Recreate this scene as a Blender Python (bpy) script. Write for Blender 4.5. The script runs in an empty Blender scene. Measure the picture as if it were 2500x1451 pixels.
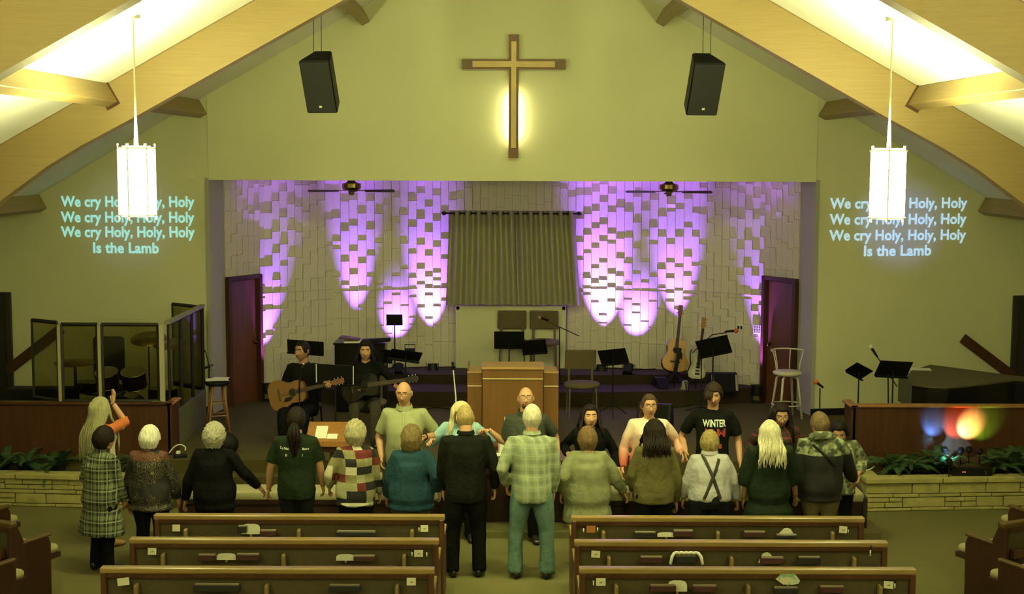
import bpy, bmesh, math, random
from mathutils import Vector, Matrix, noise
from mathutils.bvhtree import BVHTree
random.seed(7)
R = math.radians
scene = bpy.context.scene
COL = scene.collection

# ---------------------------------------------------------------- camera, world, exposure
F, PITCH, ROLL, CAMZ = 3400.0, R(5.79), R(-0.19), 4.27
cam_d = bpy.data.cameras.new('camera'); cam = bpy.data.objects.new('camera', cam_d); COL.objects.link(cam)
cam_d.sensor_width = 36.0; cam_d.lens = 36.0 * F / 2500.0; cam_d.clip_end = 200
CAM_R = Matrix.Rotation(R(90) - PITCH, 3, 'X') @ Matrix.Rotation(-ROLL, 3, 'Z')
cam.matrix_world = Matrix.Translation((0, 0, CAMZ)) @ CAM_R.to_4x4()
scene.camera = cam
CAMP = Vector((0, 0, CAMZ))
world = bpy.data.worlds.new('world'); scene.world = world; world.use_nodes = True
world.node_tree.nodes['Background'].inputs[0].default_value = (.5, .48, .3, 1)
world.node_tree.nodes['Background'].inputs[1].default_value = 0.02
scene.view_settings.view_transform = 'Standard'; scene.view_settings.look = 'None'
scene.view_settings.gamma = 1.0; scene.view_settings.use_curve_mapping = False
scene.view_settings.exposure = 0.0

WARM = (.97, 1.0, .38)          # the room's yellow-green lamp light
PEND_EMIT, UP_EMIT = 62.0, 900.0
def lamp(name, kind, loc, aim, energy, color, **kw):
    l = bpy.data.lights.new(name, kind); o = bpy.data.objects.new(name, l); COL.objects.link(o)
    l.energy = energy; l.color = color
    for k, v in kw.items(): setattr(l, k, v)
    o.location = loc
    if aim is not None:
        o.rotation_euler = (Vector(aim) - Vector(loc)).to_track_quat('-Z', 'Y').to_euler()
    return o
# recessed stage spotlights in the ridge above the aisle, out of the picture
for sx in (-1.3, 0.0, 1.3):
    lamp('ridge_spotlight', 'SPOT', (sx, 12.6, 6.5), (sx * 1.7, 14.9, .4), 420, WARM, spot_size=R(75), spot_blend=.8, shadow_soft_size=.12)
lamp('aisle_spotlight', 'SPOT', (0, 9.0, 6.6), (0, 15.2, .8), 560, WARM, spot_size=R(42), spot_blend=.9, shadow_soft_size=.15)
for sx in (-1, 1):      # unseen fill lamps added high up to brighten the gable wall
    lamp('added_wall_fill', 'SPOT', (sx * .9, 13.6, 6.55), (sx * 1.6, 20.1, 4.6), 170, WARM, spot_size=R(85), spot_blend=1, shadow_soft_size=.25)
# ---------------------------------------------------------------- helpers
def ray(px, py):
    return CAM_R @ Vector(((px - 1250.0) / F, -(py - 725.5) / F, -1.0))
def P(px, py, Y):
    d = ray(px, py); return CAMP + d * (Y / d.y)
def G(px, py, Z):
    d = ray(px, py); return CAMP + d * ((Z - CAMZ) / d.z)

MATS = {}
def M(name, col, rough=.6, metal=0.0, var=None, bump=None, emit=None, spec=.5, coat=0, grain=None):
    """var=(scale, amount) brightness mottling; bump=(scale, strength); grain=(axis stretch) streaks"""
    if name in MATS: return MATS[name]
    m = bpy.data.materials.new(name); m.use_nodes = True; MATS[name] = m
    nt = m.node_tree; N = nt.nodes; L = nt.links
    b = N['Principled BSDF']
    b.inputs['Base Color'].default_value = (*col, 1); b.inputs['Roughness'].default_value = rough
    b.inputs['Metallic'].default_value = metal; b.inputs['Specular IOR Level'].default_value = spec
    b.inputs['Coat Weight'].default_value = coat
    if emit:
        b.inputs['Emission Color'].default_value = (*emit[0], 1); b.inputs['Emission Strength'].default_value = emit[1]
    tc = N.new('ShaderNodeTexCoord')
    vec = tc.outputs['Object']
    if grain:
        mp = N.new('ShaderNodeMapping'); mp.inputs['Scale'].default_value = grain; L.new(vec, mp.inputs[0]); vec = mp.outputs[0]
    if var:
        n = N.new('ShaderNodeTexNoise'); n.inputs['Scale'].default_value = var[0]; n.inputs['Detail'].default_value = 5
        L.new(vec, n.inputs['Vector'])
        mr = N.new('ShaderNodeMapRange'); mr.inputs['From Min'].default_value = .25; mr.inputs['From Max'].default_value = .75
        mr.inputs['To Min'].default_value = 1 - var[1]; mr.inputs['To Max'].default_value = 1 + var[1]
        L.new(n.outputs['Fac'], mr.inputs['Value'])
        mx = N.new('ShaderNodeVectorMath'); mx.operation = 'SCALE'; mx.inputs[0].default_value = col
        L.new(mr.outputs[0], mx.inputs['Scale']); L.new(mx.outputs[0], b.inputs['Base Color'])
    if bump:
        n2 = N.new('ShaderNodeTexNoise'); n2.inputs['Scale'].default_value = bump[0]; n2.inputs['Detail'].default_value = 4
        L.new(vec, n2.inputs['Vector'])
        bp = N.new('ShaderNodeBump'); bp.inputs['Strength'].default_value = bump[1]; bp.inputs['Distance'].default_value = .02
        L.new(n2.outputs['Fac'], bp.inputs['Height']); L.new(bp.outputs[0], b.inputs['Normal'])
    return m

def nodes_of(m): return m.node_tree.nodes, m.node_tree.links, m.node_tree.nodes['Principled BSDF']
def mth(N, L, op, a, b=None):
    n = N.new('ShaderNodeMath'); n.operation = op
    for i, v in enumerate((a, b)):
        if v is None: continue
        if hasattr(v, 'is_output'): L.new(v, n.inputs[i])
        else: n.inputs[i].default_value = v
    return n.outputs[0]
def ramp(N, L, fac, stops, interp='CONSTANT'):
    r = N.new('ShaderNodeValToRGB'); r.color_ramp.interpolation = interp
    while len(r.color_ramp.elements) < len(stops): r.color_ramp.elements.new(.5)
    for e, (p, c) in zip(r.color_ramp.elements, stops): e.position = p; e.color = (*c, 1)
    L.new(fac, r.inputs[0]); return r.outputs[0]
def mix(N, L, fac, a, b, mode='MIX'):
    n = N.new('ShaderNodeMix'); n.data_type = 'RGBA'; n.blend_type = mode
    for sock, v in ((n.inputs[0], fac), (n.inputs[6], a), (n.inputs[7], b)):
        if hasattr(v, 'is_output'): L.new(v, sock)
        elif isinstance(v, (int, float)): sock.default_value = v
        else: sock.default_value = (*v, 1)
    return n.outputs[2]
def plaid(name, base, lines, period, width=.5, line2=None, rough=.85, zoff=0):
    """woven check: stripes in both directions over the base colour"""
    m = M(name, base, rough, bump=(90, .2)); N, L, b = nodes_of(m)
    tc = N.new('ShaderNodeTexCoord'); sp = N.new('ShaderNodeSeparateXYZ'); L.new(tc.outputs['Object'], sp.inputs[0])
    ux = mth(N, L, 'ADD', sp.outputs[0], mth(N, L, 'MULTIPLY', sp.outputs[1], .85))
    def stripe(ax, per, w, off=0.0):
        v = mth(N, L, 'ADD', ux if ax == 0 else sp.outputs[ax], 20.0 + off)
        v = mth(N, L, 'DIVIDE', v, per); v = mth(N, L, 'FRACT', v)
        v = mth(N, L, 'LESS_THAN', v, w); return v
    s1, s2 = stripe(0, period, width), stripe(2, period, width)
    f = mth(N, L, 'MULTIPLY', mth(N, L, 'ADD', s1, s2), .5)
    c = mix(N, L, f, base, lines)
    if line2:
        t1, t2 = stripe(0, period, width * .3, period * .3), stripe(2, period, width * .3, period * .3)
        c = mix(N, L, mth(N, L, 'MULTIPLY', mth(N, L, 'MAXIMUM', t1, t2), .55), c, line2)
    L.new(c, b.inputs['Base Color']); return m

def finish(me, smooth, bevel=0):
    if smooth:
        me.polygons.foreach_set('use_smooth', [True] * len(me.polygons))
def obj(name, bm, mat, parent=None, smooth=False, loc=None, rot=None, **props):
    me = bpy.data.meshes.new(name)
    if isinstance(bm, bmesh.types.BMesh):
        bmesh.ops.recalc_face_normals(bm, faces=bm.faces); bm.to_mesh(me); bm.free()
    else: me = bm
    for m in (mat if isinstance(mat, (list, tuple)) else [mat]):
        if m is not None: me.materials.append(m)
    finish(me, smooth)
    o = bpy.data.objects.new(name, me); COL.objects.link(o)
    if parent: o.parent = parent
    if loc is not None: o.location = loc
    if rot is not None: o.rotation_euler = rot
    for k, v in props.items(): o[k] = v
    return o
def tag(o, label=None, cat=None, group=None, kind=None):
    if label: o['label'] = label
    if cat: o['category'] = cat
    if group: o['group'] = group
    if kind: o['kind'] = kind
    return o
def thing(name, label, cat, loc=(0, 0, 0), rz=0, group=None):
    o = bpy.data.objects.new(name, None); COL.objects.link(o); o.empty_display_size = .1
    o.location = loc; o.rotation_euler = (0, 0, rz)
    return tag(o, label, cat, group)
def dup(o, loc=None, rz=None, label=None, parent=None):
    c = o.copy(); COL.objects.link(c)
    if parent: c.parent = parent
    if loc is not None: c.location = loc
    if rz is not None: c.rotation_euler = (0, 0, rz)
    if label: c['label'] = label
    for ch in list(o.children): dup(ch, parent=c)
    return c
def B(): return bmesh.new()
def box(bm, c, s, rot=None, bev=0.0, seg=1):
    """c centre, s full sizes, rot Matrix/euler"""
    r = bmesh.ops.create_cube(bm, size=1.0); vs = r['verts']
    bmesh.ops.scale(bm, vec=s, verts=vs)
    if bev:
        es = list({e for v in vs for e in v.link_edges})
        rb = bmesh.ops.bevel(bm, geom=es, offset=bev, segments=seg, profile=.5, affect='EDGES')
        vs = list({v for f in rb['faces'] for v in f.verts} | {v for v in vs if v.is_valid})
    m = Matrix.Translation(c)
    if rot is not None:
        m = m @ (rot.to_4x4() if isinstance(rot, Matrix) else Matrix.Rotation(rot[2], 4, 'Z') @ Matrix.Rotation(rot[1], 4, 'Y') @ Matrix.Rotation(rot[0], 4, 'X'))
    bmesh.ops.transform(bm, matrix=m, verts=vs)
    return vs
def tube(bm, pts, rad, n=8, side=None, cap=True):
    """loft of ellipses along pts; rad = number or list of number/(a,b); a lies along `side`"""
    pts = [Vector(p) for p in pts]; k = len(pts)
    if not isinstance(rad, list): rad = [rad] * k
    rings = []; prev = None
    for i in range(k):
        t = (pts[min(i + 1, k - 1)] - pts[max(i - 1, 0)])
        t = t.normalized() if t.length > 1e-9 else Vector((0, 0, 1))
        s = Vector(side) if side is not None else (prev if prev is not None else (Vector((1, 0, 0)) if abs(t.x) < .9 else Vector((0, 1, 0))))
        s = s - t * s.dot(t)
        s = s.normalized() if s.length > 1e-6 else t.orthogonal().normalized()
        if side is None: prev = s
        u = t.cross(s)
        a, b = rad[i] if isinstance(rad[i], (tuple, list)) else (rad[i], rad[i])
        rings.append([bm.verts.new(pts[i] + s * (a * math.cos(q)) + u * (b * math.sin(q))) for q in (2 * math.pi * j / n for j in range(n))])
    for i in range(k - 1):
        for j in range(n):
            bm.faces.new((rings[i][j], rings[i][(j + 1) % n], rings[i + 1][(j + 1) % n], rings[i + 1][j]))
    if cap:
        bm.faces.new(rings[0][::-1]); bm.faces.new(rings[-1])
    return rings
def ball(bm, c, r, u=12, v=8, rot=None):
    m = Matrix.Translation(c)
    if rot is not None: m = m @ rot.to_4x4()
    if not isinstance(r, (tuple, list)): r = (r, r, r)
    m = m @ Matrix.Diagonal((*r, 1))
    return bmesh.ops.create_uvsphere(bm, u_segments=u, v_segments=v, radius=1, matrix=m)['verts']
def prism(bm, poly, a, b, axis='Z'):
    """poly 2D extruded from a to b along axis (X: poly=(y,z); Y: (x,z); Z: (x,y))"""
    def mk(p, t):
        return {'X': (t, p[0], p[1]), 'Y': (p[0], t, p[1]), 'Z': (p[0], p[1], t)}[axis]
    v0 = [bm.verts.new(mk(p, a)) for p in poly]; v1 = [bm.verts.new(mk(p, b)) for p in poly]
    n = len(poly)
    fs = [bm.faces.new(v0), bm.faces.new(v1[::-1])]
    for i in range(n): fs.append(bm.faces.new((v0[i], v1[i], v1[(i + 1) % n], v0[(i + 1) % n])))
    return fs
def lathe(bm, prof, c=(0, 0, 0), n=20, rot=None):
    rings = []; m = Matrix.Translation(c) @ (rot.to_4x4() if rot is not None else Matrix.Identity(4))
    for r, z in prof:
        rings.append([bm.verts.new(m @ Vector((r * math.cos(2 * math.pi * j / n), r * math.sin(2 * math.pi * j / n), z))) for j in range(n)])
    for i in range(len(prof) - 1):
        for j in range(n):
            bm.faces.new((rings[i][j], rings[i][(j + 1) % n], rings[i + 1][(j + 1) % n], rings[i + 1][j]))
    bm.faces.new(rings[0][::-1]); bm.faces.new(rings[-1])
def ring(bm, c, R_, r, n=24, m=6, rot=None, arc=2 * math.pi):
    pts = []
    mt = Matrix.Translation(c) @ (rot.to_4x4() if rot is not None else Matrix.Identity(4))
    full = abs(arc - 2 * math.pi) < 1e-6
    rr = []
    for i in range(n if full else n + 1):
        a = arc * i / n
        rr.append([bm.verts.new(mt @ Vector(((R_ + r * math.cos(b)) * math.cos(a), (R_ + r * math.cos(b)) * math.sin(a), r * math.sin(b)))) for b in (2 * math.pi * j / m for j in range(m))])
    k = len(rr)
    for i in range(k if full else k - 1):
        for j in range(m): bm.faces.new((rr[i][j], rr[(i + 1) % k][j], rr[(i + 1) % k][(j + 1) % m], rr[i][(j + 1) % m]))
def text_mesh(s, size, bold=.0, extrude=.002, sx=1.0, align='LEFT', space=1.0):
    cu = bpy.data.curves.new('t', 'FONT'); cu.body = s; cu.size = size; cu.offset = bold; cu.extrude = extrude
    cu.align_x = align; cu.space_character = space; cu.resolution_u = 3
    o = bpy.data.objects.new('t', cu); COL.objects.link(o)
    bpy.context.view_layer.update()
    me = bpy.data.meshes.new_from_object(o.evaluated_get(bpy.context.evaluated_depsgraph_get()))
    bpy.data.objects.remove(o); bpy.data.curves.remove(cu)
    for v in me.vertices: v.co.x *= sx
    me.materials.clear()
    return me

# ---------------------------------------------------------------- common materials
WALLP = M('wall_paint', (.68, .68, .42), .9, bump=(220, .12), var=(.6, .04))
CEILP = M('ceiling_board_paint', (.78, .77, .70), .9, var=(1.2, .03), bump=(60, .1))
BEAMW = M('beam_wood', (.28, .20, .075), .55, var=(3.0, .09), grain=(.6, .6, 14), bump=(12, .15))
BRICKP = M('painted_brick', (.66, .62, .47), .85, var=(30, .06), bump=(120, .25))
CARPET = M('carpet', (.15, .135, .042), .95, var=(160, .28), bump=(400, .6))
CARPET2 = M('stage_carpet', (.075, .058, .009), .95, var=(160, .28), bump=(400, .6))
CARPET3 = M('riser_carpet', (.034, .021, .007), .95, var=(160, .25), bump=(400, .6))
WOODD = M('dark_wood', (.060, .022, .009), .4, var=(2.2, .3), grain=(9, 9, .8), spec=.4)
WOODM = M('oak_wood', (.30, .135, .035), .42, var=(2.6, .22), grain=(10, 10, .9), spec=.5)
WOODL = M('light_oak', (.50, .33, .13), .35, var=(3, .2), grain=(.9, 10, 10), spec=.5)
BLACK = M('black_metal', (.006, .006, .0055), .5, spec=.3)
BLACKP = M('black_plastic', (.006, .006, .005), .6, spec=.2)
CHROME = M('chrome', (.7, .68, .6), .18, 1.0)
CREAMM = M('cream_metal', (.62, .58, .44), .4)
PAPER = M('white_paper', (.78, .76, .66), .8)
STONE = M('limestone', (.36, .32, .115), .85, var=(7, .2), bump=(25, .5))
MORTAR = M('mortar', (.09, .075, .03), .95)
# ================================================================ the room
ZR, SL = 7.57, .559                       # ridge height, roof slope
def zc(x): return ZR - SL * abs(x)
WY = 20.1                                 # chancel wall plane
STZ, T1, T2 = .5, .73, .87                # stage floor and the two tiers
XW = 8.6
# floor
bm = B(); box(bm, (0, 8.6, -.05), (2 * XW, 25.2, .1)); tag(obj('floor', bm, CARPET), kind='structure')
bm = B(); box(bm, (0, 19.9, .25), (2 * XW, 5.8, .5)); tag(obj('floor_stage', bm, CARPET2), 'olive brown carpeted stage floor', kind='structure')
bm = B(); box(bm, (0, 16.89, .1675), (8.2, .22, .335)); tag(obj('trim_1', bm, CARPET2), 'upper carpeted step up to the stage', kind='structure')
bm = B(); box(bm, (0, 16.67, .084), (8.2, .22, .168)); tag(obj('trim_2', bm, CARPET2), 'lower carpeted step up to the stage', kind='structure')
bm = B(); box(bm, (0, 15.74, .035), (8.3, .94, .07)); tag(obj('trim_3', bm, CARPET), 'low carpeted plinth under the altar benches', kind='structure')
for i, (z0, z1, pts) in enumerate([(STZ, T1, [(-3.72, 21.25), (-2.6, 20.85), (-1.3, 20.72), (0, 20.68), (1.3, 20.72), (2.6, 20.85), (3.72, 21.2)]),
                                   (T1, T2, [(-3.3, 21.7), (-2.3, 21.55), (0, 21.45), (2.3, 21.55), (3.3, 21.65)])]):
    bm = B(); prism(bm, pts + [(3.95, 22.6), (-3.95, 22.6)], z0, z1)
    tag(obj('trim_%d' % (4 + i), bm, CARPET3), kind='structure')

# ceiling : boards between the beams, each slope split in panels with open joints
for s, nm in ((-1, 'ceiling_left'), (1, 'ceiling_right')):
    bm = B(); prism(bm, [(0, ZR + .02), (s * (XW + .3), zc(XW + .3) + .02), (s * (XW + .3), zc(XW + .3) + .17), (0, ZR + .17)], -4.0, 22.6, 'Y')
    c = tag(obj(nm, bm, M('ceiling_joint', (.35, .34, .28), .9)), kind='structure')
    for row in range(4):
        x0, x1 = row * 2.35 + (.0 if row == 0 else 0), min((row + 1) * 2.35, XW + .2)
        for k in range(11):
            y0 = -4.0 + k * 2.44; y1 = min(y0 + 2.43, 22.6)
            b2 = B(); prism(b2, [(s * (x0 + .004), zc(x0 + .004)), (s * (x1 - .004), zc(x1 - .004)), (s * (x1 - .004), zc(x1 - .004) + .025), (s * (x0 + .004), zc(x0 + .004) + .025)], y0, y1, 'Y')
            obj('ceiling_panel', b2, CEILP, c)
# outer walls, hardly in view
bm = B(); box(bm, (-XW - .05, 8.6, 1.6), (.1, 25.2, 3.2)); tag(obj('wall_left', bm, WALLP), kind='structure')
bm = B(); box(bm, (XW + .05, 8.6, 1.6), (.1, 25.2, 3.2)); tag(obj('wall_right', bm, WALLP), kind='structure')
bm = B(); prism(bm, [(-XW, 0), (XW, 0), (XW, zc(XW)), (0, ZR), (-XW, zc(XW))], -4.1, -4.0, 'Y'); tag(obj('wall_front', bm, WALLP), kind='structure')
# chancel wall: header over the alcove and two flanking walls that run back a little
AX, AZ = 4.37, 3.91
bm = B(); prism(bm, [(-AX, AZ), (AX, AZ), (AX, zc(AX) + .05), (0, ZR + .05), (-AX, zc(AX) + .05)], WY, WY + .12, 'Y')
tag(obj('wall_back', bm, WALLP), 'cream gable wall over the alcove', kind='structure')
FL = .14                                  # how far the flanking walls run back per metre
def wyf(x): return WY + .02 + FL * (abs(x) - AX)
DOORX = 7.43
for s, nm in ((-1, 'wall_back_left'), (1, 'wall_back_right')):
    bm = B()
    xs = [AX, DOORX, XW]
    v = []
    def q(x, z, d): return bm.verts.new((s * x, wyf(x) + d, z))
    for d in (0, .12):
        v.append([q(AX, STZ, d), q(DOORX, STZ, d), q(DOORX, 2.22, d), q(XW, 2.22, d), q(XW, zc(XW) + .05, d), q(AX, zc(AX) + .05, d)])
    bm.faces.new(v[0]); bm.faces.new(v[1][::-1])
    for i in range(6): bm.faces.new((v[0][i], v[0][(i + 1) % 6], v[1][(i + 1) % 6], v[1][i]))
    tag(obj(nm, bm, WALLP), kind='structure')
    ang = math.atan(FL) * s
    bm = B(); box(bm, (s * (AX + DOORX) / 2, wyf((AX + DOORX) / 2) - .012, STZ + .05), ((DOORX - AX) / math.cos(ang), .02, .1), (0, 0, ang))
    tag(obj('baseboard_%s' % ('left' if s < 0 else 'right'), bm, BLACKP), 'black baseboard of the side wall', kind='structure')
    # dark side doors at the frame edge
    d = B(); xm = (DOORX + XW) / 2; box(d, (s * xm, wyf(xm) + .06, 1.35), (XW - DOORX, .05, 1.7), (0, 0, ang))
    d1 = tag(obj('door_%d' % (3 if s < 0 else 4), d, M('dark_door', (.02, .014, .01), .5)), 'dark side door at the outer %s edge' % ('left' if s < 0 else 'right'), kind='structure')
    f = B(); box(f, (s * (DOORX + .03), wyf(DOORX) - .01, 1.36), (.07, .1, 1.74)); box(f, (s * xm, wyf(xm) - .01, 2.2), (XW - DOORX, .1, .07), (0, 0, ang)); obj('door_frame', f, M('dark_door', (0, 0, 0)), d1)
# alcove shell: side returns, ceiling, polygonal back wall
def mir(p): return (-p[0], p[1])
HALF = [(0, 22.35), (1.4, 22.32), (2.85, 22.0), (3.82, 21.36), (3.88, 21.27), (4.27, 20.63), (4.37, WY)]
bm = B(); box(bm, (0, 21.5, AZ + .06), (9.4, 2.7, .08)); tag(obj('ceiling_alcove', bm, WALLP), 'low alcove ceiling', kind='structure')
def ztop_door(): return 2.43
backing = B()
def quadwall(bm, a, b, z0, z1, th=.06):
    d = Vector((b[0] - a[0], b[1] - a[1], 0)).normalized(); n = Vector((-d.y, d.x, 0))
    if n.y < 0: n = -n
    pts = [Vector((a[0], a[1], 0)), Vector((b[0], b[1], 0)), Vector((b[0], b[1], 0)) + n * th, Vector((a[0], a[1], 0)) + n * th]
    prism(bm, [(p.x, p.y) for p in pts], z0, z1)
for s in (1, -1):
    for i in range(6):
        a, b = HALF[i], HALF[i + 1]
        a, b = (s * a[0], a[1]), (s * b[0], b[1])
        quadwall(backing, a, b, (2.43 if i == 4 else STZ), AZ + .03)
wall_alc = tag(obj('wall_alcove', backing, M('brick_joint', (.40, .39, .33), .9)), 'off-white alcove wall of upright staggered bricks', kind='structure')
# upright bricks: joint heights read column by column where the light picks them out (photo column, joints)
ZL = {823: [313, 490, 548, 757], 842: [190, 413, 643, 820, 866], 862: [372, 563, 739, 866], 881: [280, 484, 655, 862, 990], 901: [185, 400, 597, 756, 862, 918, 1078],
      921: [285, 500, 673, 813, 860, 1002, 1128], 941: [408, 636, 855, 962, 1188], 961: [545, 752, 855, 896], 981: [290, 700, 855, 978, 1165], 1000: [380, 583, 766, 850, 912, 1066, 1118],
      1021: [320, 515, 697, 815, 990, 1207], 1041: [228, 420, 598, 755, 843, 898, 1075, 1270], 1062: [335, 530, 727, 785, 843, 982, 1128], 1082: [470, 622, 843, 938, 1060]}
ZRt = {1414: [140, 320, 495, 630], 1436: [140, 285, 440, 580, 768, 845, 895, 1055], 1457: [115, 260, 390, 540, 693, 805, 850, 952, 1165], 1478: [60, 192, 362, 488, 650, 782, 850, 1050, 1110],
       1497: [130, 270, 432, 508, 735, 838, 945, 1152], 1517: [235, 470, 618, 752, 860, 1008], 1537: [655, 820, 860, 930, 1127], 1556: [735, 862, 973, 1033, 1250], 1576: [645, 800, 865, 1097],
       1596: [175, 385, 512, 757, 868, 945, 1143], 1615: [302, 455, 700, 843, 868, 1000], 1636: [210, 265, 510, 650, 768, 880, 945, 1103], 1655: [245, 455, 685, 862, 1003],
       1674: [170, 385, 605, 752, 885, 930, 1140], 1693: [275, 455, 675, 815, 885, 1030]}
DATA = {k: [430 + y / 3.089 for y in v] for d in (ZL, ZRt) for k, v in d.items()}
pitch = .1305
rest = B(); nb = 0
def wedge(bm, a, d, n, w, z0, z1, tb, tt):
    """upright brick: foot a on the wall, along d, out of the wall n; thicker at its top"""
    g = .003; vs = []
    for z, t in ((z0 + g, tb), (z1 - g, tt)):
        for u, o in ((g, 0.0), (w - g, 0.0), (w - g, t), (g, t)):
            p = a + d * u + n * (o - .002); vs.append(bm.verts.new((p.x, p.y, z)))
    f = [(0, 1, 2, 3), (4, 7, 6, 5), (0, 4, 5, 1), (1, 5, 6, 2), (2, 6, 7, 3), (3, 7, 4, 0)]
    for q in f: bm.faces.new([vs[i] for i in q])
rnd = random.Random(3)
allb = []
for s in (1, -1):
    for i in range(5):
        a, b = Vector((s * HALF[i][0], HALF[i][1], 0)), Vector((s * HALF[i + 1][0], HALF[i + 1][1], 0))
        d = (b - a).normalized(); n = Vector((d.y, -d.x, 0)); n = -n if n.y > 0 else n
        if i == 4: n = Vector((-s * abs(n.x), n.y, 0))
        ln = (b - a).length; k = max(1, round(ln / pitch)); w = ln / k
        for c in range(k):
            p = a + d * (w * c); mid = p + d * (w / 2)
            px = 1250 + F * mid.x / (mid.y * math.cos(PITCH) + (CAMZ - 2.2) * math.sin(PITCH))
            zb = 2.46 if i == 4 else (T2 if mid.x ** 2 < 11 and i < 3 else STZ)
            if abs(mid.x) < .88 and s: zb = max(zb, 1.9)
            key = min(DATA, key=lambda q: abs(q - px)); js = []
            lit = abs(key - px) < 11
            if lit:
                js = [P(px, y, mid.y).z for y in DATA[key]]
                js = [z for z in js if z > zb + .05]
            else:
                z = 2.15
                z += rnd.choice((.08, .2, .3, .42))
                while z < AZ: js.append(z); z += rnd.choice((.33, .4, .42, .47))
                js.append(2.15); z = 2.15 - rnd.choice((.07, .15, .25))
                while z > zb + .1: js.append(z); z -= rnd.choice((.2, .3, .4, .42))
            js = sorted(set([zb] + [round(z, 3) for z in js if zb + .04 < z < AZ - .05] + [AZ + .02]))
            out = [js[0]]
            for z in js[1:]:
                while z - out[-1] > .62: out.append(out[-1] + .41)
                out.append(z)
            for z0, z1 in zip(out, out[1:]):
                if z1 - z0 < .02: continue
                tt = .034 + rnd.uniform(-.005, .006); allb.append((lit, p.copy(), d.copy(), n.copy(), w, z0, z1, .008 + rnd.uniform(0, .005), tt))
allb.sort(key=lambda t: (not t[0], -(t[6] - t[5]) * (1 if t[5] > 1.2 else .5)))
for i, (lit, p, d, n, w, z0, z1, tb, tt) in enumerate(allb):
    if i < 300:
        bm = B(); wedge(bm, p, d, n, w, z0, z1, tb, tt); obj('brick', bm, BRICKP, wall_alc)
    else: wedge(rest, p, d, n, w, z0, z1, tb, tt)
obj('brickwork', rest, BRICKP, wall_alc, kind='stuff')
# doors in the canted alcove walls
for s, nm in ((-1, 'door_1'), (1, 'door_2')):
    a = Vector((s * 3.885, 21.26, 0)); b = Vector((s * 4.27, 20.635, 0)); d = (b - a).normalized()
    n = Vector((-s * abs(d.y), -abs(d.x), 0)).normalized(); mid = (a + b) / 2; ln = (b - a).length
    rot = Matrix((( d.x, -n.x, 0), (d.y, -n.y, 0), (0, 0, 1)))
    if rot.determinant() < 0: rot = Matrix(((-d.x, -n.x, 0), (-d.y, -n.y, 0), (0, 0, 1)))
    bm = B(); box(bm, mid - n * .03 + Vector((0, 0, 1.44)), (ln - .1, .04, 1.88), rot)
    dr = tag(obj(nm, bm, M('door_veneer', (.12, .045, .022), .35, var=(2, .2), grain=(8, 8, .8))), 'dark brown veneer door in the %s alcove wall' % ('left' if s < 0 else 'right'), kind='structure')
    fr = B()
    for t in (-1, 1): box(fr, mid + d * (t * (ln / 2 - .03)) + n * .015 + Vector((0, 0, 1.48)), (.06, .13, 1.96), rot)
    box(fr, mid + n * .015 + Vector((0, 0, 2.43)), (ln, .13, .06), rot); obj('door_frame', fr, WOODD, dr)
    kb = B(); kp = mid + d * ((-ln / 2 + .14)) + n * .03 + Vector((0, 0, 1.42)); ball(kb, kp + n * .02, .028); tube(kb, [kp - n * .03, kp + n * .02], .012)
    obj('door_knob', kb, M('bronze', (.12, .08, .04), .3, 1.0), dr, smooth=True)
# white board panel under the curtain
bm = B(); a, b = P(1113, 748, 22.2), P(1380, 893, 22.2)
box(bm, ((a.x + b.x) / 2, 22.2, (1.88 + T2) / 2), (b.x - a.x, .12, 1.88 - T2 - .002), bev=.006)
wp = tag(obj('wall_panel', bm, WALLP), kind='structure')
bm = B(); w2 = (b.x - a.x) / 2; zt = 1.88
for c, sz in (((a.x + .035, 22.135, (zt + T2) / 2), (.05, .015, zt - T2 - .02)), ((b.x - .035, 22.135, (zt + T2) / 2), (.05, .015, zt - T2 - .02)), (((a.x + b.x) / 2, 22.135, zt - .035), (w2 * 2 - .02, .015, .05))):
    box(bm, c, sz)
obj('panel_trim', bm, WALLP, wp)

# ---------------------------------------------------------------- glulam arches and purlins
def arch(Y, nm):
    low = [(0, 7.0), (2.0, 5.90), (4.2, 4.685), (4.8, 4.37), (5.2, 4.13), (5.75, 3.73), (6.3, 3.2), (6.8, 2.5), (7.15, 1.6), (7.3, .6), (7.35, 0.0)]
    for s in (-1, 1):
        bm = B(); up = [(8.0, 0.0), (8.05, zc(8.05)), (0, ZR - .002)]
        prism(bm, [(s * x, z) for x, z in low + up], Y - .11, Y + .11, 'Y')
        bmesh.ops.bevel(bm, geom=[e for e in bm.edges if abs(e.verts[0].co.y - e.verts[1].co.y) < .01], offset=.012, segments=1, affect='EDGES')
        o = obj('trim_%d' % nm, bm, BEAMW); nm += 1
        tag(o, 'laminated wood roof arch', kind='structure')
for i, Y in enumerate((15.7, 10.7, 5.7, .7)): arch(Y, 10 + 2 * i)
nid = 30
ang = math.atan(SL)
for x in (2.2, 4.55, 7.0):
    for s in (-1, 1):
        for y0, y1 in ((15.81, WY if x < 4.37 else wyf(x)), (10.81, 15.59), (5.81, 10.59), (.81, 5.59)):
            bm = B(); c = Vector((s * x, (y0 + y1) / 2, zc(x))); nrm = Vector((-s * math.sin(ang), 0, -math.cos(ang)))
            box(bm, c + nrm * .118, (.13, y1 - y0, .235), Matrix.Rotation(s * ang, 3, 'Y'), bev=.008)
            tag(obj('trim_%d' % nid, bm, BEAMW), 'wooden roof purlin', kind='structure'); nid += 1
            if y0 > 10:   # steel hanger where the purlin meets the arch
                hb = B(); box(hb, Vector((s * x, (y0 if y0 > 15 else y1 - .02) , zc(x))) + nrm * .13, (.16, .012, .27), Matrix.Rotation(s * ang, 3, 'Y'))
                tag(obj('trim_%d' % nid, hb, WOODD), 'dark steel hanger plate of a roof purlin', kind='structure'); nid += 1
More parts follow.
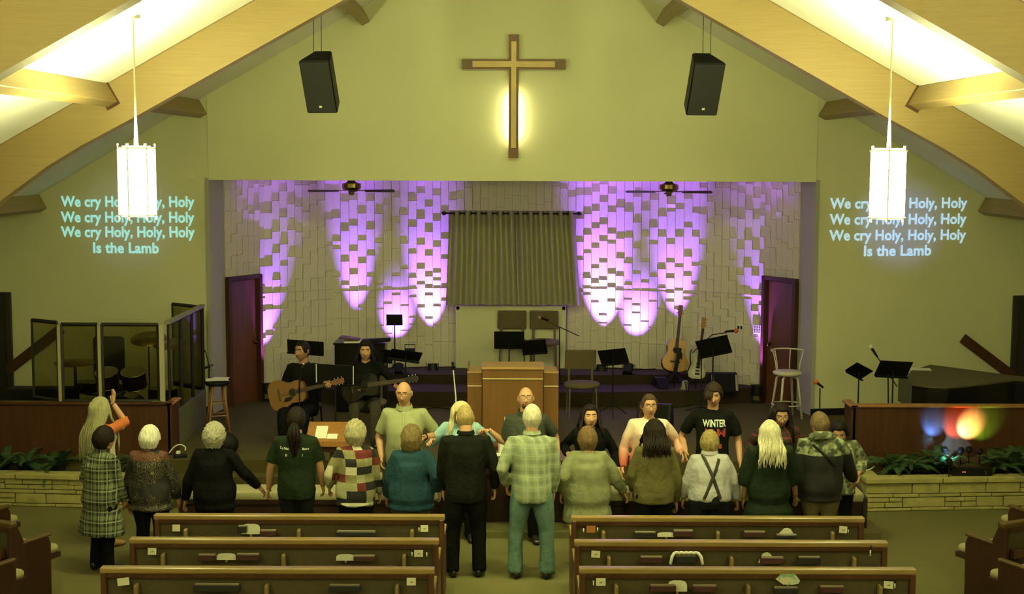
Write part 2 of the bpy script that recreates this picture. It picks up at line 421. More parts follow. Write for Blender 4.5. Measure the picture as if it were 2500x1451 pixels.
# ================================================================ hung things
GLOW = M('pendant_glass', (.9, .88, .7), .4, emit=((.98, .97, .42), PEND_EMIT))
GLOWT = M('pendant_lamp_top', (.9, .88, .7), .4, emit=((.98, .97, .42), UP_EMIT))
CREAMR = M('cream_rod', (.8, .78, .6), .35)
def pendant(x, y, label):
    zt = zc(x); t = thing('pendant_light', label, 'pendant light', (x, y, zt), group=None)
    b = B(); lathe(b, [(.065, -.03), (.065, 0)], (0, 0, .025)); obj('ceiling_plate', b, CREAMR, t)
    z0, z1 = 3.68 - zt, 4.34 - zt
    b = B(); tube(b, [(0, 0, 0), (0, 0, z1 + .3), (0, 0, z1 + .02)], [.008, .010, .02]); obj('rod', b, CREAMR, t, smooth=True)
    b = B()
    prof = [(.155, z0), (.165, z0 + .02), (.165, z1 - .02), (.155, z1)]
    lathe(b, prof, n=28); obj('glass_shade', b, GLOW, t, smooth=True)
    b = B(); lathe(b, [(.13, z1 + .004), (.13, z1 + .012)], n=24); obj('lamp_top', b, GLOWT, t)
    b = B()
    for k in range(6):
        a = k * math.pi / 3 + .3; box(b, (.172 * math.cos(a), .172 * math.sin(a), (z0 + z1) / 2), (.012, .012, z1 - z0 + .07), (0, 0, a))
    ring(b, (0, 0, z1 - .01), .172, .008); ring(b, (0, 0, z0 + .01), .172, .008); obj('frame', b, CREAMR, t)
    return t
pendant(-3.6, 13.4, 'glowing cylinder pendant lamp over the left pews')
pendant(3.6, 13.4, 'glowing cylinder pendant lamp over the right pews')
for x, y, l in ((-3.9, 7.6, 'cylinder pendant lamp further back on the left'), (3.9, 7.6, 'cylinder pendant lamp further back on the right'),
                (-3.6, 1.5, 'rearmost cylinder pendant lamp on the left'), (3.6, 1.5, 'rearmost cylinder pendant lamp on the right')): pendant(x, y, l)

# cross
DW = M('cross_dark_wood', (.16, .075, .03), .45, var=(3, .2), grain=(2, 8, 2)); LW = M('cross_light_wood', (.62, .44, .16), .4, var=(5, .1))
cx = P(1254, 230, WY - .12)
t = thing('wall_cross', 'large two-tone wooden cross, backlit, high on the gable wall', 'cross', (cx.x, WY - .12, 0))
zt_, zb_, zh = P(1254, 84, WY - .12).z, P(1254, 386, WY - .12).z, P(1254, 157, WY - .12).z
b = B(); box(b, (0, .02, (zt_ + zb_) / 2), (.14, .05, zt_ - zb_), bev=.004); obj('upright', b, DW, t)
b = B(); box(b, (0, .021, zh), (1.47, .05, .14), bev=.004); obj('crossbar', b, DW, t)
b = B(); box(b, (0, -.018, (zt_ - .1 + zb_ + .14) / 2), (.075, .035, zt_ - zb_ - .24), bev=.003); box(b, (0, -.0181, zh), (1.17, .034, .085), bev=.003); obj('inlay', b, LW, t)
b = B(); box(b, (0, .075, 4.83), (.05, .03, .62)); obj('light_tube', b, M('cross_tube', (.9, .9, .7), .4, emit=((1, .95, .50), 60)), t)
b = B()
for z in (zt_ - .2, zb_ + .2): box(b, (0, .082, z), (.05, .075, .05))
obj('standoff', b, DW, t)

# hanging loudspeakers
def hung_speaker(px0, px1, py0, py1, label, s):
    Y = 16.3; c = P((px0 + px1) / 2, (py0 + py1) / 2, Y); w = (px1 - px0) / F * Y * .99; h = (py1 - py0) / F * Y
    t = thing('hanging_speaker', label, 'loudspeaker', (c.x, Y, c.z))
    b = B(); yaw = s * R(13)
    rot = Matrix.Rotation(yaw, 3, 'Z') @ Matrix.Rotation(R(-3) * 0, 3, 'Y') @ Matrix.Rotation(R(24), 3, 'X')
    # trapezoid cabinet: wide front, narrow back
    vs = []
    hw, hh, dp = w / 2 * .92, h / 2 * .88, .34
    pl = [(-hw, 0), (hw, 0), (hw * .55, dp), (-hw * .55, dp)]
    fs = prism(b, pl, -hh, hh); bmesh.ops.bevel(b, geom=list(b.edges), offset=.012, segments=2, affect='EDGES')
    bmesh.ops.transform(b, matrix=rot.to_4x4(), verts=b.verts); obj('cabinet', b, BLACKP, t)
    b = B(); box(b, (0, -.008, 0), (hw * 1.88, .02, hh * 1.92), bev=.006); bmesh.ops.transform(b, matrix=rot.to_4x4(), verts=b.verts)
    obj('grille', b, M('speaker_grille', (.02, .02, .018), .7, bump=(300, .8)), t)
    b = B(); box(b, (0, -.02, -hh * .72), (.035, .006, .025), bev=.004); bmesh.ops.transform(b, matrix=rot.to_4x4(), verts=b.verts)
    obj('badge', b, M('badge', (.7, .65, .45), .4), t)
    b = B(); ring(b, (s * -.03, .1, hh + .03), .03, .006, rot=Matrix.Rotation(R(90), 3, 'X')); obj('eye_bolt', b, BLACK, t)
    for dx in (-.03, .06):
        b = B(); tube(b, [(s * dx, .1 + (0), hh * .97), (s * dx, .1, zc(c.x + s * dx) - c.z)], .004, 5); obj('cable', b, BLACK, t)
hung_speaker(733, 820, 137, 290, 'black loudspeaker hanging left of the cross', -1)
hung_speaker(1679, 1768, 142, 296, 'black loudspeaker hanging right of the cross', 1)

# ceiling fans in the alcove
BRASS = M('antique_brass', (.28, .20, .07), .28, 1.0)
FANB = M('fan_blade_wood', (.07, .045, .03), .5)
def fan(px, label, ph):
    c = P(px, 458, 20.9); t = thing('ceiling_fan', label, 'ceiling fan', (c.x, 20.9, AZ - .03))
    b = B(); lathe(b, [(.04, .05), (.06, 0), (.09, -.02), (.14, -.03), (.145, -.09), (.12, -.13), (.05, -.14), (.04, -.2), (.02, -.205)], n=24); obj('motor', b, BRASS, t, smooth=False)
    for k in range(4):
        a = ph + k * math.pi / 2
        b = B(); rot = Matrix.Rotation(a, 3, 'Z') @ Matrix.Rotation(R(12), 3, 'X')
        pl = [(.2, -.05), (.62, -.068), (.645, -.03), (.645, .03), (.62, .068), (.2, .05)]
        prism(b, pl, -.006, .006); bmesh.ops.transform(b, matrix=Matrix.Translation((0, 0, -.14)) @ rot.to_4x4(), verts=b.verts); bl = obj('blade', b, FANB, t)
        b = B(); box(b, (.14, 0, 0), (.16, .03, .008)); bmesh.ops.transform(b, matrix=Matrix.Translation((0, 0, -.135)) @ rot.to_4x4(), verts=b.verts); obj('blade_bracket', b, BRASS, bl)
fan(858, 'four-blade ceiling fan in the left half of the alcove', .15)
fan(1633, 'four-blade ceiling fan in the right half of the alcove', -.12)

# curtain with rod
CURT = M('curtain_cloth', (.30, .28, .17), .5, var=(14, .06), bump=(60, .1))
RY = 22.02; r0, r1 = P(1090, 521, RY), P(1408, 522, RY); RZ = r0.z
t = thing('curtain_rod', 'dark rod with round finials above the window curtain', 'curtain rod', ((r0.x + r1.x) / 2, RY, RZ)); hw = (r1.x - r0.x) / 2
b = B(); tube(b, [(-hw, 0, 0), (hw, 0, 0)], .014, 10); obj('rod', b, BLACK, t, smooth=True)
for s in (-1, 1):
    b = B(); lathe(b, [(.01, 0), (.03, .02), (.035, .045), (.02, .07), (.004, .08)], (s * hw, 0, 0), 14, Matrix.Rotation(s * R(90), 3, 'Y')); obj('finial', b, BLACK, t, smooth=True)
    b = B(); box(b, (s * (hw - .06), .11, 0), (.02, .22, .03)); obj('bracket', b, BLACK, t)
def curtain(xt0, xt1, xb0, xb1, label, folds, ph):
    t = thing('grommet_curtain', label, 'curtain', (0, RY, 0), group=None)
    b = B(); nx, nz = 150, 14; zt, zb = RZ + .045, P(1250, 745, RY).z; g = []
    for j in range(nz + 1):
        v = j / nz; row = []
        for i in range(nx + 1):
            u = i / nx; x0 = xt0 + (xb0 - xt0) * v; x1 = xt1 + (xb1 - xt1) * v
            amp = .05 * (1 - .25 * v); yy = amp * math.sin(2 * math.pi * folds * u + ph) + .012 * math.sin(17 * u + 5 * v)
            row.append((x0 + (x1 - x0) * u + .012 * v * math.sin(9 * u + ph), yy, zt + (zb - zt) * v))
        g.append(row)
    def sheet(off):
        return [[b.verts.new((x, y + off, z)) for x, y, z in r] for r in g]
    A, Bk = sheet(0), sheet(.004)
    for j in range(nz):
        for i in range(nx):
            b.faces.new((A[j][i], A[j][i + 1], A[j + 1][i + 1], A[j + 1][i])); b.faces.new((Bk[j][i], Bk[j + 1][i], Bk[j + 1][i + 1], Bk[j][i + 1]))
    obj('cloth', b, CURT, t, smooth=True)
    for k in range(folds * 2):
        u = (k * .5 - ph / (2 * math.pi)) / folds
        if not 0 < u < 1: continue
        b = B(); ring(b, (xt0 + (xt1 - xt0) * u, 0, RZ), .024, .006, 16, 6, Matrix.Rotation(R(90), 3, 'Y') @ Matrix.Rotation(R(25) * (1 if k % 2 else -1), 3, 'X')); obj('grommet', b, BLACK, t)
X = lambda px, py: P(px, py, RY).x
curtain(X(1097, 520), X(1256, 520), X(1088, 745), X(1262, 745), 'left grey-green grommet curtain panel', 6, .3)
curtain(X(1257, 520), X(1403, 520), X(1262, 745), X(1418, 745), 'right grey-green grommet curtain panel', 6, 1.1)

# projected song words: light cast on the side walls
TXT = M('projected_words', (.5, .6, .6), .9, emit=((.33, .92, .88), .62)); TXTR = M('projected_words_right', (.5, .6, .6), .9, emit=((.45, .72, .95), .70))
def slide(lines, s, mat, label):
    t = thing('projected_lyrics', label, 'projection', (0, 0, 0))
    for (tx, px0, px1, py, hh) in lines:
        # baseline end points on the slanted wall
        def onwall(px, py):
            d = ray(px, py); k = (WY + .02 - FL * AX) / (d.y - FL * abs(d.x)); return CAMP + d * k
        a, b_ = onwall(px0, py), onwall(px1, py + (1 if s < 0 else -2)); top = onwall(px0, py - 25)
        me = text_mesh(tx, 1.0, bold=.025, extrude=.0, space=1.02)
        xs = [v.co.x for v in me.vertices]; x0, x1 = min(xs), max(xs)
        H = (top.z - a.z) / .70
        for v in me.vertices:
            u = (v.co.x - x0) / (x1 - x0); p = a + (b_ - a) * u
            v.co = Vector((p.x, p.y - .006, p.z + v.co.y * H))
        par = list(range(len(me.vertices)))
        def fd(i):
            while par[i] != i: par[i] = par[par[i]]; i = par[i]
            return i
        for e in me.edges: par[fd(e.vertices[0])] = fd(e.vertices[1])
        isl = {}
        for v in me.vertices: isl.setdefault(fd(v.index), []).append(v.co.x)
        iv = sorted((min(x), max(x), k) for k, x in isl.items()); wordof = {}; w = 0; end = iv[0][1]
        for lo, hi, k in iv:
            if lo - end > H * .17: w += 1
            end = max(end, hi); wordof[k] = w
        for wi in range(w + 1):
            b = B(); vm = {}
            for v in me.vertices:
                if wordof[fd(v.index)] == wi: vm[v.index] = b.verts.new(v.co)
            for pl in me.polygons:
                if pl.vertices[0] in vm: b.faces.new([vm[k] for k in pl.vertices])
            obj('word', b, mat, t, kind='stuff')
slide([('We cry Holy, Holy, Holy', 149, 475, 504, 24), ('We cry Holy, Holy, Holy', 149, 475, 542, 24), ('We cry Holy, Holy, Holy', 149, 476, 578, 24), ('Is the Lamb', 228, 388, 617, 24)], -1, TXT, 'pale cyan projected song words on the left wall')
slide([('We cry Holy, Holy, Holy', 2026, 2361, 509, 24), ('We cry Holy, Holy, Holy', 2025, 2359, 548, 24), ('We cry Holy, Holy, Holy', 2024, 2358, 587, 24), ('Is the Lamb', 2109, 2273, 625, 24)], 1, TXTR, 'pale blue projected song words on the right wall')
# the two projectors' stray light (projectors hang behind the camera)
lamp('projector_light', 'SPOT', (-4.6, 12.2, 4.0), (-5.55, 20.3, 3.32), 300, (.30, .36, 1.0), spot_size=R(13), spot_blend=1, shadow_soft_size=.02)
lamp('projector_light', 'SPOT', (4.6, 12.2, 4.0), (5.65, 20.3, 3.30), 1100, (.20, .22, 1.0), spot_size=R(11), spot_blend=1, shadow_soft_size=.02)

# ---------------------------------------------------------------- uplights washing the brick wall
PUR = (.29, .095, 1.0)
def upl(px, py, tpx, tpy, energy, size, off, label, kind='round', tz=None):
    """can light on the tier floor at photo column px, aimed at the wall point (tpx, tpy)"""
    def wally(x):
        x = abs(x)
        for a, b in zip(HALF, HALF[1:]):
            if a[0] <= x <= b[0]: return a[1] + (b[1] - a[1]) * (x - a[0]) / (b[0] - a[0])
        return WY
    tx = (tpx - 1250) / F * 21.9; ty = wally(tx) - .03; aim = P(tpx, tpy, ty)
    x = (px - 1250) / F * 21.7; wy = wally(x); y = wy - off; z = py
    zb = T2 if (abs(x) < 3.0 and y > 21.5) else (T1 if abs(x) < 3.6 else STZ)
    t = thing('uplight', label, 'stage light', (x, y, zb))
    d = (aim - Vector((x, y, z))).normalized(); rot = d.to_track_quat('Z', 'Y').to_matrix()
    b = B(); c = Vector((0, 0, z - zb))
    if kind == 'round': lathe(b, [(.05, -.13), (.075, -.11), (.08, .03), (.085, .035)], c - d * .05, 18, rot)
    else: box(b, c - d * .06, (.2, .14, .1), rot, bev=.01)
    obj('housing', b, BLACK, t)
    b = B()
    for s in (-1, 1): box(b, (s * .095, 0, (z - zb) / 2), (.008, .03, z - zb))
    box(b, (0, 0, .008), (.2, .12, .016)); obj('yoke', b, BLACK, t)
    lamp('uplight_beam', 'SPOT', Vector((x, y, z)) + d * .03, aim, energy, PUR, spot_size=R(size), spot_blend=1.0, shadow_soft_size=.012)
upl(664, .80, 655, 640, 1296, 34, .28, 'black can uplight by the left door')
upl(872, .98, 866, 545, 1606, 27, .34, 'black can uplight behind the upright piano')
upl(970, 1.00, 968, 775, 524, 42, .55, 'small can uplight behind the small music stand')
upl(1052, .98, 1050, 690, 1914, 34, .34, 'round can uplight on the tier left of the white panel')
upl(1474, .98, 1474, 655, 2779, 38, .36, 'round can uplight on the tier right of the white panel')
upl(1538, 1.02, 1556, 765, 648, 42, .58, 'round can uplight behind the single music stand')
upl(1650, 1.00, 1650, 575, 1729, 32, .38, 'can uplight behind the guitars')
upl(1840, .80, 1855, 660, 1172, 34, .26, 'can uplight by the right door')
# ================================================================ pews
FABR = M('pew_fabric', (.085, .066, .028), .9, var=(200, .25), bump=(300, .4))
CUSH = M('pew_cushion', (.30, .27, .13), .85, var=(120, .1), bump=(200, .3))
WOODR = M('red_brown_wood', (.075, .028, .011), .42, var=(2.2, .22), grain=(9, 9, .8))
CAPW = M('pew_cap_wood', (.27, .18, .06), .22, var=(4, .14), grain=(.7, 9, 9), spec=.6)
def pew(L, label, loc, rz, racks, group='pews', cap=CAPW, endm=WOODR):
    """local x along the pew (0..L, left end first), +y forward, toe at z 0; racks = list of (x0, x1) of the book racks on the rear"""
    t = thing('pew', label, 'pew', loc, rz, group)
    b = B(); box(b, (L / 2, .03, .5), (L - .06, .035, .66), (R(4), 0, 0)); obj('backrest', b, FABR, t)
    b = B(); box(b, (L / 2, .0, .835), (L + .02, .085, .05), bev=.012, seg=2); obj('top_cap', b, cap, t, smooth=False)
    b = B(); box(b, (L / 2, -.028, .795), (L - .02, .02, .04)); obj('cap_moulding', b, WOODD, t)
    b = B(); box(b, (L / 2, .34, .40), (L - .06, .56, .05)); obj('seat', b, endm, t)
    b = B(); box(b, (L / 2, .34, .46), (L - .08, .56, .09), bev=.04, seg=3); obj('seat_cushion', b, CUSH, t, smooth=True)
    for x0 in (0, L - .045):
        b = B(); prism(b, [(-.05, 0), (.46, 0), (.47, .55), (.44, .62), (.40, .63), (.12, .64), (.05, .82), (-.05, .82)], x0, x0 + .045, 'X')
        bmesh.ops.bevel(b, geom=list(b.edges), offset=.008, segments=1, affect='EDGES'); obj('end_panel', b, endm, t)
        b = B(); box(b, (x0 + .0225, .29, .635), (.058, .36, .028), bev=.01, seg=2); obj('arm_cap', b, cap, t)
    for x0, x1 in racks:
        b = B(); box(b, ((x0 + x1) / 2, -.065, .575), (x1 - x0, .12, .014)); box(b, ((x0 + x1) / 2, -.125, .61), (x1 - x0, .012, .07)); obj('book_rack', b, WOODR, t)
    nd = 3 if L > 3 else 2
    for k in range(nd + 1):
        x = .30 + (L - .6) * k / nd if nd else L / 2
        b = B(); box(b, (x, -.055, .61), (.035, .085, .24), bev=.015, seg=2); obj('rack_bracket', b, FABR if 0 else M('bracket_wood', (.22, .16, .06), .35), t)
    for x in (.14, L - .14):
        b = B(); box(b, (x, -.06, .565), (.12, .07, .085), bev=.004); obj('card_holder', b, WOODD, t)
    return t
def book(x, y, z, w, col, label, parent_loc, rz=0, tilt=0, group='books in the pew racks'):
    pass
HB = M('hymnal_cover', (.045, .012, .012), .5); HB2 = M('black_book_cover', (.012, .011, .012), .5)
PEN = M('pen_white', (.8, .78, .66), .4)
rows = []
for i, (yl, lx0, lx1, yr, rx0, rx1) in enumerate([(1250, 378, 1084, 1255, 1396, 2106), (1308, 318, 1070, 1314, 1404, 2163), (1379, 247, 1059, 1380, 1416, 2232)]):
    rank = ('front', 'second', 'third')[i]
    for side, y, x0, x1 in (('left', yl, lx0, lx1), ('right', yr, rx0, rx1)):
        a = G(x0, y + 6, .86); b_ = G(x1, y + 6, .86); Y = (a.y + b_.y) / 2 ; L = b_.x - a.x
        rk = [(L * .19, L * .81)] if i == 0 else ([(L * .19, L * .47), (L * .55, L * .82)])
        rk = [(.36, L * .47), (L * .53, L - .36)]
        pw = pew(L, '%s-row wooden pew with taupe back %s of the aisle' % (rank, side), (a.x, Y, 0), 0, rk, 'pews beside the aisle')
        rows.append((side, i, a.x, Y, L))
# angled side pews at both frame edges
for s, side in ((-1, 'left'), (1, 'right')):
    for j, (px, py, lab) in enumerate([(123 if s < 0 else 2358, 1304, 'middle'), (38 if s < 0 else 2438, 1366, 'nearest'), (25 if s < 0 else 2462, 1235, 'farthest')]):
        p = G(px, py, .64); L = 2.6; ang = R(26) if s > 0 else R(-26)
        # end panel facing the aisle stands at p
        rz = ang
        d = Vector((math.cos(rz), math.sin(rz), 0)); fwd = Vector((-math.sin(rz), math.cos(rz), 0))
        e = p - fwd * .46
        loc = e if s > 0 else e - d * L
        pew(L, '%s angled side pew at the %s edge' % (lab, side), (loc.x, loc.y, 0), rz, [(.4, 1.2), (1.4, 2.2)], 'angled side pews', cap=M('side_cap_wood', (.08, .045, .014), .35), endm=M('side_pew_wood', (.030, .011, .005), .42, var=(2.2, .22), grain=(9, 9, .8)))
# cards, pens, hand fans and books carried by the racks
CARD = M('visitor_card', (.62, .60, .42), .8); INK = M('card_print', (.18, .17, .10), .8)
def wp(px, py, i, side, dz=0):
    """point on the plane of row i's rack items"""
    _, _, ax, Y, L = [r for r in rows if r[0] == side and r[1] == i][0]
    return P(px, py, Y - .075)
ords = ('front', 'second', 'third')
def card(px, py, i, side, label, col=CARD, w=19, h=17, tilt=0, mark=True):
    p = wp(px, py, i, side); k = 13.0 / F; W, H = w * (p.y) / F, h * p.y / F
    t = thing('card', label, 'card', (p.x, p.y, p.z - H / 2))
    rot = Matrix.Rotation(R(tilt), 3, 'Y') @ Matrix.Rotation(R(-8), 3, 'X')
    b = B(); box(b, rot @ Vector((0, 0, H / 2)), (W, .003, H), rot); obj('sheet', b, col, t)
    if mark:
        b = B(); c = rot @ Vector((0, -.003, H * .42)); box(b, c, (W * .28, .001, H * .12), rot); box(b, c + rot @ Vector((W * .1, 0, H * .08)), (W * .14, .001, H * .1), rot); obj('emblem', b, INK, t)
    return t
card(430, 1290, 0, 'left', 'blank white card at the left end of the front-left pew', mark=False)
card(1036, 1291, 0, 'left', 'white card with small emblem on the front-left pew, aisle end')
card(371, 1347, 1, 'left', 'white card at the outer end of the second left pew', w=21)
card(1022, 1352, 1, 'left', 'white card between two pens on the second left pew', w=22)
card(302, 1421, 2, 'left', 'crumpled white tissue sheets on the third left pew', w=30, h=19, tilt=-8, mark=False)
card(1004, 1421, 2, 'left', 'white card with emblem on the third left pew, aisle end', w=23, h=19)
card(1443, 1293, 0, 'right', 'orange-brown card on the front-right pew, aisle end', M('orange_card', (.30, .11, .02), .8), w=22, mark=False)
card(2058, 1294, 0, 'right', 'white card at the outer end of the front-right pew', w=20, tilt=5)
card(1454, 1354, 1, 'right', 'white card on the second right pew, aisle end', w=22, tilt=3)
card(1467, 1422, 2, 'right', 'white card beside a pen on the third right pew, aisle end', w=24, h=19)
card(2169, 1429, 2, 'right', 'white card at the outer end of the third right pew', w=24, h=18, tilt=4)
def pen(px, py, i, side, label, h=17):
    p = wp(px, py, i, side); H = h * p.y / F
    t = thing('pen', label, 'pen', (p.x, p.y, p.z - H / 2), group=None)
    b = B(); tube(b, [(0, 0, 0), (0, .0, H * .62)], .0055, 8); obj('barrel', b, PEN, t, smooth=True)
    b = B(); tube(b, [(0, 0, H * .62), (.004, 0, H * 1.05)], .0065, 8); obj('pen_cap', b, BLACKP, t, smooth=True)
pen(1023, 1290, 0, 'left', 'white and black pen beside the aisle-end card of the front-left pew')
pen(1006, 1350, 1, 'left', 'pen left of the card on the second left pew'); pen(1042, 1351, 1, 'left', 'pen right of the card on the second left pew')
pen(1425, 1292, 0, 'right', 'pen left of the orange-brown card'); pen(1459, 1290, 0, 'right', 'pen right of the orange-brown card')
pen(1449, 1420, 2, 'right', 'pen left of the card on the third right pew', 20); pen(2071, 1295, 0, 'right', 'pen beside the outer card of the front-right pew', 14)
pen(2125, 1346, 1, 'right', 'lone pen at the outer end of the second right pew', 26); pen(2185, 1427, 2, 'right', 'pen beside the outer card of the third right pew', 20)
FANP = M('fan_card', (.60, .60, .44), .75, var=(40, .12))
FANG = M('picture_fan', (.3, .4, .25), .7); _N, _L, _b = nodes_of(FANG)
_tc = _N.new('ShaderNodeTexCoord'); _n = _N.new('ShaderNodeTexNoise'); _n.inputs['Scale'].default_value = 11; _L.new(_tc.outputs['Object'], _n.inputs['Vector'])
_L.new(ramp(_N, _L, _n.outputs['Fac'], [(0, (.05, .09, .05)), (.44, (.22, .34, .20)), (.52, (.42, .50, .36)), (.6, (.55, .45, .30))], 'LINEAR'), _b.inputs['Base Color'])
def paddle(px, py, w, h, i, side, label, mat=FANP, shape=0, tilt=0):
    p = wp(px, py, i, side); W, H = w * p.y / F, h * p.y / F
    t = thing('hand_fan', label, 'hand fan', (p.x, p.y + .03, p.z))
    prof = {0: [(-.5, -.5), (.5, -.5), (.5, .1), (.42, .38), (.2, .5), (-.2, .5), (-.42, .38), (-.5, .1)],
            1: [(-.5, -.12), (-.36, .1), (-.08, .5), (.1, .5), (.3, .2), (.5, -.2), (.42, -.42), (.15, -.5), (-.2, -.46)],
            2: [(-.5, -.5), (.5, -.5), (.3, .3), (.15, .5), (-.1, .45)]}[shape]
    b = B(); prism(b, [(x * W, z * H) for x, z in prof], -.002, .002, 'Y'); rot = Matrix.Rotation(R(tilt), 3, 'Y') @ Matrix.Rotation(R(-12), 3, 'X')
    bmesh.ops.transform(b, matrix=rot.to_4x4(), verts=b.verts); obj('paddle', b, mat, t)
    b = B(); box(b, (0, .004, -H * .5), (.02, .003, H * .7)); obj('handle_stick', b, WOODL, t)
paddle(611, 1294, 46, 26, 0, 'left', 'crumpled white hand fan in the front-left pew rack')
paddle(551, 1362, 48, 17, 1, 'left', 'white rounded hand fan left of middle in the second left pew rack')
paddle(843, 1364, 48, 16, 1, 'left', 'white rounded hand fan right of middle in the second left pew rack')
paddle(1628, 1308, 46, 12, 0, 'right', 'pale greenish hand fan low in the front-right pew rack')
paddle(1920, 1300, 42, 17, 0, 'right', 'white shell-like hand fan lying on a book, front-right pew', shape=2)
paddle(1870, 1363, 44, 22, 1, 'right', 'pale hand fan behind a maroon book, second right pew', shape=2, tilt=-12)
paddle(1655, 1434, 48, 28, 2, 'right', 'white hand fan with dark marks, third right pew')
paddle(1925, 1413, 62, 38, 2, 'right', 'hand fan printed with a green landscape picture', FANG, shape=1)
def bk(px, py, w, h, i, side, label, mat=HB):
    p = wp(px, py, i, side); W, H = w * p.y / F, h * p.y / F
    t = thing('book', label, 'book', (p.x, p.y - .0, p.z - H / 2), group='books in the pew racks')
    b = B(); box(b, (0, 0, H / 2), (W, .05, H * 1.2), bev=.006); obj('cover', b, mat, t)
    b = B(); box(b, (0, 0, H * 1.1 + .001), (W * .94, .036, .006)); obj('page_block', b, M('page_edge', (.20, .16, .09), .8), t)
for a in [(592, 1292, 22, 14, 0, 'left', 'dark book left of the crumpled fan, front-left pew', HB2), (655, 1302, 40, 12, 0, 'left', 'maroon book right of the crumpled fan, front-left pew'), (870, 1303, 100, 10, 0, 'left', 'long dark book near the middle of the front-left pew', HB2),
          (506, 1362, 44, 13, 1, 'left', 'maroon book left of the left fan, second left pew'), (606, 1361, 58, 14, 1, 'left', 'maroon book right of the left fan, second left pew'), (890, 1364, 54, 12, 1, 'left', 'maroon book right of the right fan, second left pew'),
          (530, 1436, 116, 16, 2, 'left', 'wide black book left of middle, third left pew', HB2), (842, 1437, 80, 14, 2, 'left', 'black book right of middle, third left pew', HB2),
          (1575, 1306, 54, 12, 0, 'right', 'black book beside the greenish fan, front-right pew', HB2), (1668, 1303, 50, 13, 0, 'right', 'maroon book right of the greenish fan, front-right pew'), (1842, 1305, 54, 12, 0, 'right', 'maroon book right of middle, front-right pew'), (1920, 1310, 52, 7, 0, 'right', 'black book under the shell-like fan, front-right pew', HB2),
          (1590, 1367, 56, 13, 1, 'right', 'maroon book left of middle, second right pew'), (1674, 1366, 54, 15, 1, 'right', 'black book wrapped in a frilled white cloth, second right pew', HB2), (1885, 1369, 58, 14, 1, 'right', 'maroon book in front of the pale fan, second right pew'), (1975, 1369, 56, 15, 1, 'right', 'black book at the outer side, second right pew', HB2),
          (1618, 1437, 66, 14, 2, 'right', 'maroon book left of the marked white fan, third right pew'), (1720, 1438, 62, 14, 2, 'right', 'maroon book right of the marked white fan, third right pew'), (1918, 1442, 62, 13, 2, 'right', 'black book below the picture fan, third right pew', HB2), (2030, 1440, 62, 14, 2, 'right', 'dark maroon book at the outer side, third right pew')]: bk(*a)
p = wp(1675, 1362, 1, 'right'); t = thing('cloth_cover', 'frilled white cloth wrapped around a black book', 'cloth', (p.x, p.y, p.z))
b = B(); k = p.y / F
tube(b, [(-40 * k, -.035, -14 * k), (-36 * k, -.03, 5 * k), (-30 * k, -.01, 12 * k)] + [((-30 + 60 * q / 10) * k, -.01 + .006 * (q % 2), (12 + 1.2 * (q % 2)) * k) for q in range(1, 10)] + [(30 * k, -.01, 12 * k), (36 * k, -.03, 5 * k), (40 * k, -.035, -14 * k)], [(.014, .02)] * 15, 8); obj('cloth', b, PAPER, t, smooth=True)

# ================================================================ altar benches, communion table, lectern, pulpit
BCUSH = M('bench_cushion', (.36, .33, .18), .8, var=(80, .06), bump=(160, .25))
DARKP = M('dark_panel_wood', (.022, .008, .005), .45, var=(2, .2), grain=(9, 9, .8))
for (px0, px1, lab) in ((440, 1078, 'long altar bench with pale cushion, left of the table'), (1412, 2112, 'long altar bench with pale cushion, right of the table')):
    x0 = P(px0, 1200, 15.5).x; x1 = P(px1, 1200, 15.5).x; t = thing('altar_bench', lab, 'bench', ((x0 + x1) / 2, 15.68, .07)); L = x1 - x0
    n = 3
    for k in range(n):
        b = B(); box(b, (-L / 2 + L * (k + .5) / n, 0, .345), (L / n - .006, .37, .11), bev=.028, seg=3); obj('cushion', b, BCUSH, t, smooth=True)
    b = B(); box(b, (0, .0, .27), (L, .36, .04)); obj('seat_board', b, DARKP, t)
    b = B(); box(b, (0, -.15, .125), (L - .02, .03, .25)); obj('front_panel', b, DARKP, t)
    for s in (-1, 1):
        b = B(); prism(b, [(-.19, -.07 if (s > 0 and px1 > 2000) else 0), (.2, 0), (.2, .40), (-.19, .34)], s * L / 2 - .02, s * L / 2 + .03, 'X'); obj('end_panel', b, DARKP, t)
x0, x1 = P(1102, 1120, 15.6).x, P(1398, 1120, 15.6).x
t = thing('communion_table', 'dark wooden communion table behind the circle of people', 'table', ((x0 + x1) / 2, 15.85, .07)); L = x1 - x0
b = B(); box(b, (0, 0, .735), (L, .5, .035), bev=.006); obj('tabletop', b, M('table_top_wood', (.12, .07, .02), .3, var=(3, .2), grain=(.8, 8, 8)), t)
b = B(); box(b, (0, 0, .64), (L - .08, .42, .14)); obj('apron', b, DARKP, t)
b = B(); box(b, (0, -.16, .3), (L - .2, .03, .56)); obj('front_panel', b, DARKP, t)
for sx in (-1, 1):
    for sy in (-1, 1):
        b = B(); box(b, (sx * (L / 2 - .07), sy * .18, .3), (.08, .08, .6), bev=.006); obj('leg', b, DARKP, t)
b = B(); p = P(1206, 1104, 15.85); box(b, (p.x, 15.83, .828), (.24, .18, .008), (0, 0, .15)); box(b, (p.x + .02, 15.82, .835), (.21, .15, .005), (0, 0, -.1)); tag(obj('paper_sheets', b, PAPER), 'loose white papers on the communion table', 'paper')
p = P(1238, 1090, 15.78); t = thing('water_bottle', 'clear plastic water bottle on the communion table', 'bottle', (p.x, 15.78, .823))
b = B(); lathe(b, [(.028, 0), (.032, .01), (.032, .12), (.026, .145), (.012, .165), (.012, .175)], n=16)
gl = M('clear_plastic', (.75, .8, .7), .1); nodes_of(gl)[2].inputs['Transmission Weight'].default_value = .7; obj('bottle_body', b, gl, t, smooth=True)
b = B(); lathe(b, [(.014, .175), (.014, .195)], n=12); obj('bottle_cap', b, BLACKP, t)
